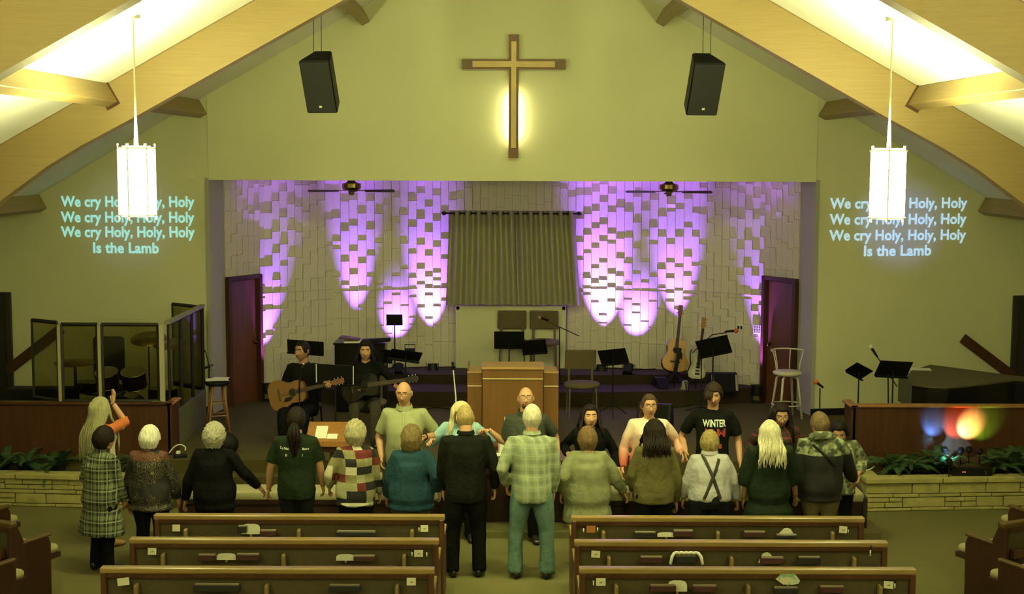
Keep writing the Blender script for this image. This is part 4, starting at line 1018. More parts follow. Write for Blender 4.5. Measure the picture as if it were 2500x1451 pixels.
q = P(2243, 902, 18.7); b = B(); box(b, (0, 0, .004), (.30, .20, .006), (0, 0, -.15)); tag(obj('sheet_music', b, PAPER, loc=(G(2245, 902, 1.325).x, G(2245, 902, 1.325).y, 1.323)), 'white sheet lying on the grand piano cover', 'paper')

# guitars
SPR = M('spruce_top', (.50, .27, .07), .3, var=(4, .1), grain=(6, 1, 1), coat=.3); MAHOG = M('mahogany', (.13, .05, .02), .4); ROSE = M('rosewood', (.05, .028, .016), .5); SUNB = M('amber_guitar_top', (.17, .085, .025), .3, coat=.3); BLKG = M('black_guitar', (.010, .010, .010), .15, coat=.5)
def outline(kind):
    pts = []
    if kind == 'acoustic':
        half = [(0, -.25), (.10, -.245), (.17, -.21), (.20, -.14), (.195, -.07), (.155, .0), (.128, .045), (.13, .09), (.145, .14), (.14, .19), (.105, .235), (.05, .25), (0, .25)]
        return [(x, y) for x, y in half] + [(-x, y) for x, y in half[-2:0:-1]]
    return [(0, -.20), (.09, -.20), (.145, -.16), (.155, -.10), (.12, -.02), (.11, .03), (.135, .10), (.145, .16), (.115, .175), (.07, .12), (.03, .10), (-.03, .10), (-.07, .15), (-.10, .22), (-.13, .235), (-.15, .18), (-.135, .08), (-.115, .02), (-.14, -.06), (-.16, -.12), (-.14, -.18), (-.08, -.205)]
def guitar(kind, label, M4, top, side_, neck, pick=None, strap_=True):
    """local x width, y along the neck, z out of the soundboard"""
    t = thing('acoustic_guitar' if kind == 'acoustic' else 'electric_guitar', label, 'guitar')
    d = .10 if kind == 'acoustic' else .042; nl = .36 if kind == 'acoustic' else .46; y0 = .25 if kind == 'acoustic' else .10
    b = B(); prism(b, outline(kind), -d, -.002); bmesh.ops.bevel(b, geom=[e for e in b.edges if e.calc_length() < .2], offset=.004, segments=1, affect='EDGES'); obj('body', b, side_, t)
    b = B(); prism(b, [(x * .985, y * .985) for x, y in outline(kind)], -.004, .002); obj('soundboard', b, top, t)
    if kind == 'acoustic':
        b = B(); lathe(b, [(.048, 0), (.048, .0012)], (0, .08, .002), 24); obj('sound_hole', b, M('hole_black', (.004, .003, .003), .9), t)
        b = B(); ring(b, (0, .08, .003), .056, .003, 28, 4); obj('rosette', b, ROSE, t)
        b = B(); prism(b, [(.055, .09), (.10, .03), (.10, -.06), (.05, -.03), (.045, .03)], .002, .0035); obj('pickguard', b, pick or BLACKP, t)
        b = B(); box(b, (0, -.10, .006), (.16, .025, .010), bev=.003); obj('bridge', b, ROSE, t)
    else:
        b = B(); prism(b, [(x * .7 + .01, y * .78) for x, y in outline(kind)], .002, .004); obj('pickguard', b, pick or BLACKP, t)
        for y in (.03, -.03, -.08): b = B(); box(b, (0, y, .008), (.07, .018, .010), bev=.003); obj('pickup', b, BLACKP if pick else PAPER, t)
        b = B(); box(b, (0, -.125, .008), (.08, .03, .012)); obj('bridge', b, CHROME, t)
    b = B(); prism(b, [(-.028, y0 - .14), (.028, y0 - .14), (.022, y0 + nl), (-.022, y0 + nl)], .003, .009); obj('fretboard', b, ROSE, t)
    b = B(); box(b, (0, y0 + nl / 2, -.008), (.044, nl, .022), bev=.006); nk = obj('neck', b, neck, t)
    b = B(); prism(b, [(-.024, y0 + nl), (.024, y0 + nl), (.036, y0 + nl + .05), (.032, y0 + nl + .17), (-.032, y0 + nl + .17), (-.036, y0 + nl + .05)], -.016, -.001); obj('headstock', b, neck, t)
    for k in range(6):
        s = -1 if k % 2 else 1; y = y0 + nl + .05 + .045 * (k // 2)
        b = B(); tube(b, [(s * .03, y, -.009), (s * .055, y, -.009)], [.005, .009], 8); obj('tuning_peg', b, CHROME, t, smooth=True)
    b = B()
    for k in range(6): x = -.017 + .0068 * k; tube(b, [(x * 1.4, -.10, .013), (x, y0 + nl, .011)], .0009, 3)
    obj('strings', b, CHROME, t, kind='stuff')
    t.matrix_world = M4; return t
def gm(c, up, out):
    up = Vector(up).normalized(); out = Vector(out); out = (out - up * out.dot(up)).normalized(); x = up.cross(out); m = Matrix((x, up, out)).transposed().to_4x4(); m.translation = c; return m
Y = 20.9
c = P(1650, 868, Y); tp = P(1664, 770, Y); guitar('acoustic', 'natural-top acoustic guitar standing on the tier', gm(c, tp - c + Vector((0, .18, 0)), (.1, -1, .1)), SPR, MAHOG, MAHOG)
c = P(1704, 893, 20.7); tp = P(1722, 770, 20.9); guitar('electric', 'dark electric guitar with a white pickguard standing beside the acoustic one', gm(c, Vector((.13, .10, 1)), (.45, -1, .1)), M('white_guitar_body', (.55, .55, .42), .3), BLKG, M('maple_neck', (.45, .24, .07), .35), PAPER)
def gstand(x, y, z, label):
    t = thing('guitar_stand', label, 'guitar stand', (x, y, z))
    b = B(); tube(b, [(0, .10, 0), (0, .06, .42)], .010, 6); obj('pole', b, BLACK, t)
    for s in (-1, 1):
        b = B(); tube(b, [(0, .08, .22), (s * .14, -.10, .12), (s * .15, -.22, .0)], .008, 6); obj('leg', b, BLACK, t)
        b = B(); tube(b, [(s * .06, -.02, .14), (s * .07, -.12, .13), (s * .07, -.13, .17)], .008, 6); obj('cradle_arm', b, BLACK, t)
gstand(P(1650, 900, 21.0).x, 21.05, T1, 'stand under the natural-top acoustic guitar'); gstand(P(1704, 925, 20.85).x, 20.98, T1, 'stand under the electric guitar')
b = B(); q = P(1676, 925, 20.8); lathe(b, [(.07, 0), (.08, .01), (.045, .05), (.05, .12), (.04, .14)], n=16); tag(obj('glass_jar', b, M('dusty_glass', (.30, .30, .20), .25), loc=(q.x, 21.0, T1), smooth=True), 'small clear jar on the tier between the guitars', 'jar')
b = B(); tube(b, [P(1660, 850, 20.75), P(1654, 880, 20.72), P(1648, 912, 20.72)], [(.03, .004)] * 3, 6); tag(obj('guitar_strap', b, BLACKP), 'black strap hanging over the natural-top guitar', 'strap')
# guitars being played
s = who_loc = None
c = P(700, 962, 17.58); tp = P(800, 938, 17.5); guitar('acoustic', 'amber acoustic guitar played by the singing person', gm(c, tp - c, (.1, -1, .22)), SUNB, MAHOG, MAHOG)
c = P(878, 943, 17.9); tp = P(960, 932, 17.85); guitar('acoustic', 'black acoustic guitar played by the long-haired person', gm(c, tp - c, (.1, -1, .2)), BLKG, BLKG, BLKG)

# floor monitors
def wedge_mon(px, py, w, h, Y, z, rz, label, stripes=False):
    c = P(px, py, Y); W = w * Y / F; Hh = h * Y / F; t = thing('floor_monitor', label, 'loudspeaker', (c.x, Y, z), R(rz))
    b = B(); prism(b, [(-.22, 0), (.2, 0), (.2, Hh * .35), (.06, Hh), (-.06, Hh)], -W / 2, W / 2, 'X'); bmesh.ops.bevel(b, geom=list(b.edges), offset=.008, segments=1, affect='EDGES'); obj('cabinet', b, BLACKP, t)
    b = B(); a = math.atan2(Hh * .9, -.16); v = [(-W * .4, -.232, .02), (W * .4, -.232, .02), (W * .4, -.075, Hh * .97), (-W * .4, -.075, Hh * .97)]
    f = b.faces.new([b.verts.new(p) for p in v]); bmesh.ops.solidify(b, geom=[f], thickness=.006); obj('grille', b, M('speaker_grille', (0, 0, 0)), t)
    if stripes:
        for s_ in (-1, 1):
            b = B(); tube(b, [(s_ * W * .44, -.228, .03), (s_ * W * .44, -.08, Hh * .93)], [(.018, .008)] * 2, 4); obj('edge_strip', b, M('silver_strip', (.30, .27, .24), .4), t)
wedge_mon(1766, 922, 66, 44, 20.95, T1, 0, 'black floor monitor with silver edges on the tier', True)
wedge_mon(1600, 985, 84, 70, 18.9, STZ, -14, 'large black floor monitor behind the pink sweater')
wedge_mon(1612, 905, 28, 24, 21.25, T1, 10, 'small black box speaker left of the guitars')
b = B(); c = P(548, 1075, 17.25); ball(b, (0, 0, .14), (.17, .12, .15), 16, 10); bmesh.ops.bevel
for v in b.verts: v.co.z = max(0, v.co.z)
t = tag(obj('black_bag', b, BLACKP, loc=(c.x, 17.3, STZ), smooth=True), 'round black bag on the stage behind the black sweater', 'bag')

# black cables lying on the tiers and stage
def floor_cable(name, label, pts, z):
    P_ = [Vector((G(px, py, z + .008).x, G(px, py, z + .008).y, z + .009)) for px, py in pts]; out = []
    for i in range(len(P_) - 1):
        p0, p1, p2, p3 = P_[max(i - 1, 0)], P_[i], P_[i + 1], P_[min(i + 2, len(P_) - 1)]
        for k in range(6): u = k / 6; out.append(.5 * ((2 * p1) + (-p0 + p2) * u + (2 * p0 - 5 * p1 + 4 * p2 - p3) * u * u + (-p0 + 3 * p1 - 3 * p2 + p3) * u ** 3))
    out.append(P_[-1]); b = B(); tube(b, out, .007, 5); tag(obj(name, b, BLACKP, smooth=True), label, 'cable')
floor_cable('stage_cable', 'black cable on the stage left of the pulpit', [(960, 1000), (1010, 1010), (1060, 996), (1120, 1004)], STZ)
floor_cable('stage_cable', 'looped black cable on the stage right of the tan chair', [(1500, 965), (1560, 972), (1640, 975), (1700, 985), (1650, 995), (1590, 990)], STZ)
floor_cable('stage_cable', 'black cable along the upper tier by the wall', [(1400, 897), (1450, 900), (1500, 899), (1540, 903), (1600, 901)], T2)

# drum booth: tinted panes in dark frames
GLS = bpy.data.materials.new('tinted_pane'); GLS.use_nodes = True; N = GLS.node_tree.nodes; L = GLS.node_tree.links; N.clear()
o_ = N.new('ShaderNodeOutputMaterial'); tr = N.new('ShaderNodeBsdfTransparent'); tr.inputs[0].default_value = (.62, .60, .44, 1); gs = N.new('ShaderNodeBsdfGlossy'); gs.inputs['Roughness'].default_value = .05; gs.inputs[0].default_value = (.8, .8, .8, 1)
mx = N.new('ShaderNodeMixShader'); mx.inputs[0].default_value = .05; L.new(tr.outputs[0], mx.inputs[1]); L.new(gs.outputs[0], mx.inputs[2]); L.new(mx.outputs[0], o_.inputs[0])
FRM = M('booth_frame', (.012, .011, .008), .5); POST = M('booth_post', (.34, .31, .19), .45)
t = thing('drum_booth', 'drum shield of tinted panes in black frames on the left', 'screen', (-4.4, 17.3, STZ))
def pane(a, c, z0a, z1a, z0b=None, z1b=None, fw=.05, rail=FRM):
    o = t.location; a, c = Vector(a), Vector(c); z0b = z0a if z0b is None else z0b; z1b = z1a if z1b is None else z1b
    A0, A1, C0, C1 = [Vector((p.x, p.y, z)) - o for p, z in ((a, z0a), (a, z1a), (c, z0b), (c, z1b))]
    d = (C0 - A0).normalized(); n = Vector((-d.y, d.x, 0)).normalized()
    b = B(); v = [b.verts.new(p + n * s * .004) for s in (-1, 1) for p in (A0, C0, C1, A1)]
    for f in ((0, 1, 2, 3), (7, 6, 5, 4), (0, 4, 5, 1), (1, 5, 6, 2), (2, 6, 7, 3), (3, 7, 4, 0)): b.faces.new([v[i] for i in f])
    obj('glass_pane', b, GLS, t)
    b = B()
    for p, q_ in ((A0, A1), (C0, C1), (A1, C1), (A0, C0)): tube(b, [p, q_], [(fw / 2, fw / 3)] * 2, 4, side=n.cross((q_ - p).normalized()))
    obj('pane_frame', b, rail, t)
PY = 17.32
fx_ = lambda px, y=PY: P(px, 900, y).x
zb_ = 1.18
pane((fx_(62), PY + .28, 0), (fx_(141), PY + .02, 0), zb_, 2.17); pane((fx_(152), PY, 0), (fx_(240), PY, 0), zb_, 2.15); pane((fx_(250), PY, 0), (fx_(388), PY, 0), zb_, 2.15)
for px in (147, 245, 397):
    b = B(); box(b, Vector((fx_(px), PY - .02, (zb_ + 2.15) / 2)) - t.location, (.035 if px < 390 else .06, .03, 2.15 - zb_)); obj('post', b, POST, t)
xr = -4.34
pane((xr, 17.45, 0), (xr, 18.05, 0), .98, 2.14); pane((xr, 18.12, 0), (xr, 18.70, 0), .98, 2.14); pane((xr, 18.77, 0), (xr, 19.35, 0), .98, 2.14)
pane((xr, 19.42, 0), (-4.87, 19.85, 0), .98, 2.14)
b = B(); box(b, Vector((xr, 18.4, .74)) - t.location, (.06, 2.0, .47)); obj('carpeted_base', b, M('booth_carpet', (.12, .12, .055), .95, bump=(200, .4)), t)
b = B(); box(b, Vector((xr, 18.4, 2.165)) - t.location, (.07, 2.02, .04)); obj('top_rail', b, M('booth_rail', (.20, .19, .08), .5), t)
# drum kit inside
t = thing('drum_kit', 'dark drum kit with cymbals behind the tinted panes', 'drums', (P(300, 900, 18.5).x, 18.5, STZ)); o = t.location
DR = M('drum_shell', (.02, .018, .018), .25, coat=.4); DH = M('drum_head', (.30, .28, .2), .6); CYM = M('cymbal_bronze', (.30, .22, .08), .3, 1.0)
def drum(c, r, h, rot, nm, head=DH):
    b = B(); lathe(b, [(r, -h / 2), (r, h / 2)], c, 26, rot); d_ = obj(nm, b, DR, t); b = B(); ring(b, Vector(c) + rot @ Vector((0, 0, h / 2)), r, .008, 26, 5, rot); ring(b, Vector(c) - rot @ Vector((0, 0, h / 2)), r, .008, 26, 5, rot); obj('hoop', b, CHROME, d_)
    b = B(); lathe(b, [(r * .96, 0), (r * .96, .004)], Vector(c) + rot @ Vector((0, 0, h / 2)), 26, rot); obj('drum_head', b, head, d_)
drum((0, 0, .29), .28, .4, Matrix.Rotation(R(90), 3, 'X'), 'bass_drum', DR); drum((-.20, -.05, .78), .15, .2, Matrix.Rotation(R(20), 3, 'X'), 'tom'); drum((.16, -.05, .78), .16, .22, Matrix.Rotation(R(20), 3, 'X'), 'tom'); drum((.48, .2, .42), .2, .38, Matrix.Identity(3), 'floor_tom'); drum((-.55, .25, .62), .18, .14, Matrix.Identity(3), 'snare_drum')
for x, y, z, r, rx in ((-.62, -.1, 1.02, .26, 3), (-.60, -.1, 1.00, .26, 1), (.30, .2, 1.30, .24, 18), (.62, .05, 1.25, .22, 14)):
    b = B(); lathe(b, [(.02, .018), (.035, .014), (r, -.012), (r, -.014), (.03, .008)], (x, y, z), 28, Matrix.Rotation(R(rx), 3, 'X')); obj('cymbal', b, CYM, t, smooth=True)
    b = B(); tube(b, [(x, y, 0), (x, y, z + .03)], .011, 6); obj('cymbal_stand', b, CHROME, t)
t = thing('black_high_back_chair', 'black high-backed seat inside the drum booth', 'chair', (P(262, 900, 19.3).x, 19.4, STZ)); b = B(); box(b, (0, 0, .92), (.44, .09, .62), bev=.05, seg=2); obj('backrest', b, BLACKP, t, smooth=True)
b = B(); box(b, (0, -.2, .50), (.46, .42, .10), bev=.03, seg=2); obj('seat', b, BLACKP, t); b = B(); tube(b, [(0, -.2, 0), (0, -.2, .47)], .03, 8); obj('pedestal', b, BLACK, t); b = B(); lathe(b, [(.24, 0), (.24, .02), (.03, .05)], (0, -.2, 0), 20); obj('base', b, BLACK, t)
t = thing('covered_keyboard', 'low dark covered bench inside the drum booth', 'bench', (P(105, 960, 18.3).x, 18.2, STZ)); b = B(); box(b, (0, 0, .58), (.95, .40, .24), bev=.07, seg=3); obj('cover', b, BLACKP, t, smooth=True)
for s_ in (-1, 1): b = B(); box(b, (s_ * .38, 0, .24), (.06, .3, .48)); obj('leg', b, BLACK, t)
b = B(); box(b, (0, 0, .012), (.13, .07, .02), (0, 0, .4), bev=.006); tag(obj('keys_bunch', b, CHROME, loc=(fx_(382), 17.27, 1.174)), 'small shiny metal object at the corner of the left wood panel', 'clip')
# ================================================================ people
def remesh(bm, voxel, smooth=4, wrinkle=0.0, seed=0, stretch=(9, 9, 3.2)):
    """weld the overlapping lofts of a garment into one continuous surface"""
    me = bpy.data.meshes.new('g'); bmesh.ops.recalc_face_normals(bm, faces=bm.faces); bm.to_mesh(me); bm.free()
    o = bpy.data.objects.new('g', me); COL.objects.link(o)
    m = o.modifiers.new('r', 'REMESH'); m.mode = 'VOXEL'; m.voxel_size = voxel
    s = o.modifiers.new('s', 'SMOOTH'); s.factor = .6; s.iterations = smooth
    bpy.context.view_layer.update()
    out = bpy.data.meshes.new_from_object(o.evaluated_get(bpy.context.evaluated_depsgraph_get()))
    bpy.data.objects.remove(o); bpy.data.meshes.remove(me)
    if wrinkle:
        ns = [v.normal.copy() for v in out.vertices]
        for v, n in zip(out.vertices, ns):
            q = Vector((v.co.x * stretch[0] + seed * 3.1, v.co.y * stretch[1], v.co.z * stretch[2] + .8 * v.co.x))
            k = noise.noise(q) + .5 * noise.noise(q * 2.3)
            v.co += n * (k * wrinkle)
    return out

SKIN = lambda tone=1.0, n='skin': M(n, (.50 * tone, .275 * tone, .15 * tone), .55, var=(9, .06))
def hand(bm, W, d, nrm, side, sc=1.0, curl=.6, spread=.0):
    """palm and five bent fingers; W wrist, d direction, nrm back of hand, side = towards the thumb"""
    d = d.normalized(); side = (side - d * side.dot(d)).normalized(); nrm = side.cross(d).normalized() * (1 if side.cross(d).dot(nrm) >= 0 else -1)
    tube(bm, [W - d * .02 * sc, W + d * .015 * sc, W + d * .05 * sc, W + d * .085 * sc], [(.026 * sc, .019 * sc), (.032 * sc, .018 * sc), (.041 * sc, .016 * sc), (.040 * sc, .012 * sc)], 10, side=side)
    for i, (off, ln) in enumerate(((.030, .070), (.010, .078), (-.010, .072), (-.030, .056))):
        p = W + d * .080 * sc + side * off * sc; dd = (d + side * off * spread * 6).normalized(); pts = [p - dd * .015 * sc, p]; a = curl * .35
        for seg in (.45, .32, .23):
            v = (dd * math.cos(a) - nrm * math.sin(a)); pts.append(pts[-1] + v * ln * seg * sc); a += curl * .75
        tube(bm, pts, [.0095 * sc, .0098 * sc, .0088 * sc, .0080 * sc, .0055 * sc], 6)
    t0 = W + d * .022 * sc + side * .028 * sc; td = (d * .65 + side * .75 - nrm * .3 * curl).normalized()
    t1 = t0 + td * .034 * sc; t2 = t1 + (td * .5 + d * .8 - nrm * .6 * curl).normalized() * .03 * sc
    tube(bm, [t0 - td * .015 * sc, t0, t1, t2], [.013 * sc, .0135 * sc, .011 * sc, .0075 * sc], 7)

def head_surf(v):
    x, y, z = v; p = Vector((x * .077, y * .098, z * .12))
    if z < 0:
        p.x *= 1 - .24 * (-z) ** 1.4
        if y < 0: p.y *= 1 - .42 * (-z) ** 1.2
        else: p.y *= 1 + .02 * (-z)
    if y > 0:
        p.y *= 1 - .07 * y ** 4
        f = min(1, y * 2.2)
        t = max(0, min(1, (.026 - p.z) / .058)); e = max(0, min(1, (p.z + .046) / .010))
        p.y += f * .027 * t * e * math.exp(-(p.x / (.009 + .007 * t)) ** 2)
        p.y -= f * .008 * math.exp(-((abs(p.x) - .031) / .015) ** 2 - ((p.z - .012) / .012) ** 2)
        p.y += f * .004 * math.exp(-((p.z - .036) / .010) ** 2) * math.exp(-(p.x / .05) ** 2)
        p.y += f * .006 * math.exp(-(p.x / .022) ** 2 - ((p.z + .064) / .009) ** 2)
        p.y += f * .006 * math.exp(-(p.x / .025) ** 2 - ((p.z + .102) / .014) ** 2)
        p.y += f * .004 * math.exp(-((abs(p.x) - .04) / .018) ** 2 - ((p.z + .02) / .025) ** 2)
    return p
def sph(nu, nv, fn):
    """closed lat-long surface through fn(unit vector)"""
    b = B(); rows = []
    for j in range(1, nv):
        th = math.pi * j / nv; rows.append([b.verts.new(fn(Vector((math.sin(th) * math.sin(2 * math.pi * i / nu), math.sin(th) * math.cos(2 * math.pi * i / nu), math.cos(th))))) for i in range(nu)])
    top, bot = b.verts.new(fn(Vector((0, 0, 1)))), b.verts.new(fn(Vector((0, 0, -1))))
    for i in range(nu):
        k = (i + 1) % nu; b.faces.new((top, rows[0][i], rows[0][k])); b.faces.new((bot, rows[-1][k], rows[-1][i]))
        for j in range(nv - 2): b.faces.new((rows[j][i], rows[j + 1][i], rows[j + 1][k], rows[j][k]))
    return b
def sstep(a, b, x):
    t = max(0, min(1, (x - a) / (b - a))); return t * t * (3 - 2 * t)
def hair_line(az, style):
    """lowest unit z that carries hair, az 0 = face, 180 = nape"""
    fr = {'receding': .86, 'bangs': .50}.get(style, .60)
    z = fr + (-.12 - fr) * sstep(38, 72, az)
    return z + (-.78 + .12) * sstep(88, 125, az)

def person(spec):
    (label, px, py, Y, rz) = spec['who']; ex = spec
    top = P(px, py, Y); z0 = ex.get('floor', 0.0); H = ex.get('H', top.z - z0)
    seated = ex.get('seated'); rzr = R(rz); root_loc = Vector((top.x, top.y, z0))
    if seated: root_loc.z = z0
    RM = Matrix.Translation(root_loc) @ Matrix.Rotation(rzr, 4, 'Z'); RI = RM.inverted()
    away = math.cos(rzr) > 0
    g = ex.get('girth', 1.0); sw = ex.get('sw', .106) * H; sc = .88 + .12 * (H / 1.75); hs = ex.get('hs', 1.02 + .07 * (H / 1.75))
    bel = ex.get('belly', 0.0); fem = ex.get('fem', False)
    lean = ex.get('lean', 0.0)           # forward lean of the upper body, metres at the shoulders
    zsh = .815 * H
    drop = 0.0
    if seated: drop = .50 * H - .50      # hips come down to the chair
    def T(x, y, z):
        """body point at standing height z -> local point with lean and seat drop"""
        k = max(0, (z - .5 * H) / (.32 * H)); return Vector((x, y + lean * k, z - drop))
    def rings(pts, extra=0.0):
        return [T(0, yo, z * H) for z, w, d, yo in pts], [(w + extra, d + extra) for z, w, d, yo in pts]
    hipw = (.172 if fem else .160) * g; wst = (.140 if fem else .152) * g; chw = (.150 if fem else .172) * (g * .5 + .5)
    TOR = [(.455, hipw * .9, .115 * g, 0), (.50, hipw, .13 * g, -.005), (.56, hipw, .125 * g, bel * .3), (.62, wst, .115 * g + bel * .4, bel * .6), (.68, (wst + chw) / 2, .118 * g + bel * .25, bel * .5),
           (.74, chw, .122 * (g * .6 + .4) + (.012 if fem else 0), .012 if fem else 0), (.780, max(chw, sw * .88), .105, -.004), (.808, sw * .70, .085, -.01), (.830, .085 * sc, .066 * sc, -.008), (.842, .066 * sc, .06 * sc, -.004)]
    # ---- arms
    arms = {}
    for side in ('l', 'r'):
        sx = 1 if (side == 'r') == away else -1          # local x sign of the screen-side arm
        S = T(sx * sw, -.005, zsh - .030)
        tgt = ex.get('h' + side)
        l1, l2 = .172 * H, .150 * H; hl = .075 * sc
        if tgt is None: Tg = S + Vector((sx * .06, .06, -(l1 + l2 + .02)))
        elif len(tgt) == 4: Tg = Vector(tgt[:3])
        else: Tg = RI @ P(*tgt)
        pole = Vector(ex.get('pole' + side, (sx * .40, -.6, -.5)))
        Dv = Tg - S; dist = Dv.length; wd = max(.05, dist - hl * .7)
        if wd > (l1 + l2) * .985: k = wd / ((l1 + l2) * .985); k = min(k, 1.22); l1 *= k; l2 *= k; wd = min(wd, (l1 + l2) * .985)
        u = Dv.normalized(); W = S + u * wd
        a = (l1 * l1 - l2 * l2 + wd * wd) / (2 * wd); h = math.sqrt(max(0, l1 * l1 - a * a)); pv = (pole - u * pole.dot(u)).normalized()
        E = S + u * a + pv * h
        arms[side] = (sx, S, E, W, Tg, (Tg - W).normalized() if (Tg - W).length > .01 else u)
    # ---- legs
    legs = []
    stance = ex.get('stance', .075)
    for sx in (-1, 1):
        if seated:
            hp = Vector((sx * .09, 0, .50)); kn = Vector((sx * (.13 if sx > 0 else .15), .42, .50)); an = Vector((sx * .13, .40, .09))
        else:
            hp = Vector((sx * .085 * (hipw / .16), 0, .50 * H)); kn = Vector((sx * (stance + .015), .02, .28 * H)); an = Vector((sx * (stance + .02), -.01, .05 * H))
        legs.append((sx, hp, kn, an))
    # ---- skin: one figure
    b = B()
    nk0 = T(0, -.008, .80 * H); hp_, ht = ex.get('nod', 0), ex.get('turn', 0)
    pivot = T(0, .012, H - .222 * hs); cx0 = pivot + Vector((0, .012, 0))
    HM = Matrix.Translation(pivot) @ Matrix.Rotation(R(ht), 4, 'Z') @ Matrix.Rotation(R(ex.get('roll', 0)), 4, 'Y') @ Matrix.Rotation(-R(hp_), 4, 'X') @ Matrix.Translation((0, .012, .10 * hs)) @ Matrix.Scale(hs, 4)
    hb = sph(52, 42, head_surf)
    lipz = -.064
    for f in hb.faces:
        c = f.calc_center_median()
        if c.y > .05 and abs(c.x) < .024 and abs(c.z - lipz) < .0095: f.material_index = 1
        elif c.y > .05 and .012 < abs(c.x) < .048 and .027 < c.z < .037: f.material_index = 2
        elif ex.get('goatee') and c.y > .045 and c.z < -.050 and abs(c.x) < .036 and not (abs(c.x) < .02 and -.073 < c.z < -.055): f.material_index = 2
        elif ex.get('beard') and c.z < -.045 and c.y > -.01: f.material_index = 2
    bmesh.ops.transform(hb, matrix=HM, verts=hb.verts); tmp = bpy.data.meshes.new('t'); hb.to_mesh(tmp); hb.free(); b.from_mesh(tmp); bpy.data.meshes.remove(tmp)
    def hpnt(x, z, out=0.0):
        y = math.sqrt(max(0, 1 - (x / .077) ** 2 - (z / .12) ** 2)); q = head_surf(Vector((x / .077, y, z / .12))); q.y += out; return HM @ q
    nb = len(b.faces)
    HR = HM.to_3x3().normalized()
    for s in (-1, 1):
        f0 = len(b.faces)
        if not ex.get('eyes_shut'):
            ball(b, hpnt(s * .031, .012, -.004), (.0125 * hs, .008 * hs, .0058 * hs), 8, 6, HR)
        else: ball(b, hpnt(s * .031, .008, -.0035), (.0125 * hs, .006 * hs, .002 * hs), 8, 6, HR)
        b.faces.ensure_lookup_table()
        for f in b.faces[f0:]: f.material_index = 3
        ball(b, HM @ Vector((s * .079, -.012, .0)), (.010 * hs, .017 * hs, .030 * hs), 8, 8, HR)
    if ex.get('mouth'):
        f0 = len(b.faces); ball(b, hpnt(0, lipz, -.004), (.011 * hs, .007 * hs, .006 * hs * ex['mouth']), 8, 6, HR); b.faces.ensure_lookup_table()
        for f in b.faces[f0:]: f.material_index = 4
    nr = .052 * sc * (1.12 if not fem else .98) * (g * .3 + .7)
    tube(b, [nk0, T(0, -.004, .842 * H), HM @ Vector((0, -.02, -.075)), HM @ Vector((0, -.012, -.03))], [nr * 1.3, nr * 1.05, nr, nr * .9], 14)
    c_, r_ = rings([(z, w * .84, d * .84, y) for z, w, d, y in TOR]); tube(b, c_, r_, 18, side=(1, 0, 0))
    arm_r = .043 * (g * .5 + .5) * (.92 if fem else 1.0)
    for side in ('l', 'r'):
        sx, S, E, W, Tg, hd = arms[side]
        S0 = S + Vector((-sx * .07, 0, 0))
        tube(b, [S0, S, S.lerp(E, .5), E, E.lerp(W, .3), W.lerp(E, .12), W + (W - E) * .04], [.036, arm_r * .95, arm_r * .98, arm_r * .86, arm_r * .88, .028 * sc, .025 * sc], 12)
        thumb = Vector(ex.get('thumb' + side, (0, 1, .15))); nrm = Vector((sx, 0, .2))
        hand(b, W, ex.get('hd' + side) and Vector(ex['hd' + side]) or (hd * .55 + (W - E).normalized() * .6), nrm, thumb, sc * .98, ex.get('curl' + side, .75), ex.get('spread', 0))
    for sx, hp, kn, an in legs: tube(b, [hp, hp.lerp(kn, .5), kn, kn.lerp(an, .35), an, an - Vector((0, 0, .03))], [.085 * g, .072 * g, .052, .05, .036, .036], 12)
    hairm = ex['hairm']
    eye = M('eye_dark', (.035, .022, .015), .2); lips = M('lips', (.36, .14, .09), .5); mo = M('mouth_inside', (.05, .012, .01), .6)
    body = obj('person', b, [ex.get('skin') or SKIN(), lips, hairm, eye, mo], smooth=True)
    body.matrix_world = RM; tag(body, label, 'person', ex.get('group'))
    # ---- top garment
    tm, ez, hem = ex['top'], ex.get('ease', .014), ex.get('hem', .47)
    b = B(); flare = ex.get('flare', 0)
    pts = [(z, w, d, y) for z, w, d, y in TOR if z > hem + .02]
    w0 = hipw * (1 + flare); base = [(hem, w0, .122 * g * (1 + flare) + bel * .2, bel * .2)]
    if hem < .44: base.append(((hem + .47) / 2, hipw * (1 + flare * .6), .125 * g * (1 + flare * .5), bel * .2))
    pts = base + pts
    if ex.get('vneck') is None: pass
    c_, r_ = rings(pts, ez)
    r_[-1] = (nr * 1.12, nr * 1.12); r_[-2] = (nr * 1.3 + .004, nr * 1.25)
    tube(b, c_, r_, 22, side=(1, 0, 0))
    sl = ex.get('sleeve', 'long'); ar = arm_r + ex.get('sl_ease', .014)
    for side in ('l', 'r'):
        sx, S, E, W, Tg, hd = arms[side]; S0 = S + Vector((-sx * .085, 0, 0)); Sd = S + Vector((-sx * .012, 0, 0))
        if sl == 'short': tube(b, [S0, Sd, S.lerp(E, .45), S.lerp(E, .78)], [.062, ar * 1.02, ar * 1.02, ar * 1.08], 14)
        elif sl == 'elbow': tube(b, [S0, Sd, S.lerp(E, .5), E, E.lerp(W, .18)], [.062, ar * 1.15, ar * 1.12, ar * 1.1, ar * 1.12], 14)
        else: tube(b, [S0, Sd, S.lerp(E, .5), E, E.lerp(W, .5), W.lerp(E, .06)], [.062, ar * 1.08, ar * 1.02, ar * .96, ar * .88, max(.034, ar * .68)], 14)
    gm = remesh(b, ex.get('vox', .0145), 3, ex.get('wr', .013), px)
    garment = obj(ex.get('topname', 'shirt'), gm, tm, body, smooth=True)
    bvh = BVHTree.FromPolygons([v.co.copy() for v in gm.vertices], [tuple(p.vertices) for p in gm.polygons])
    # ---- lower garment
    b = B(); lm = ex['low']
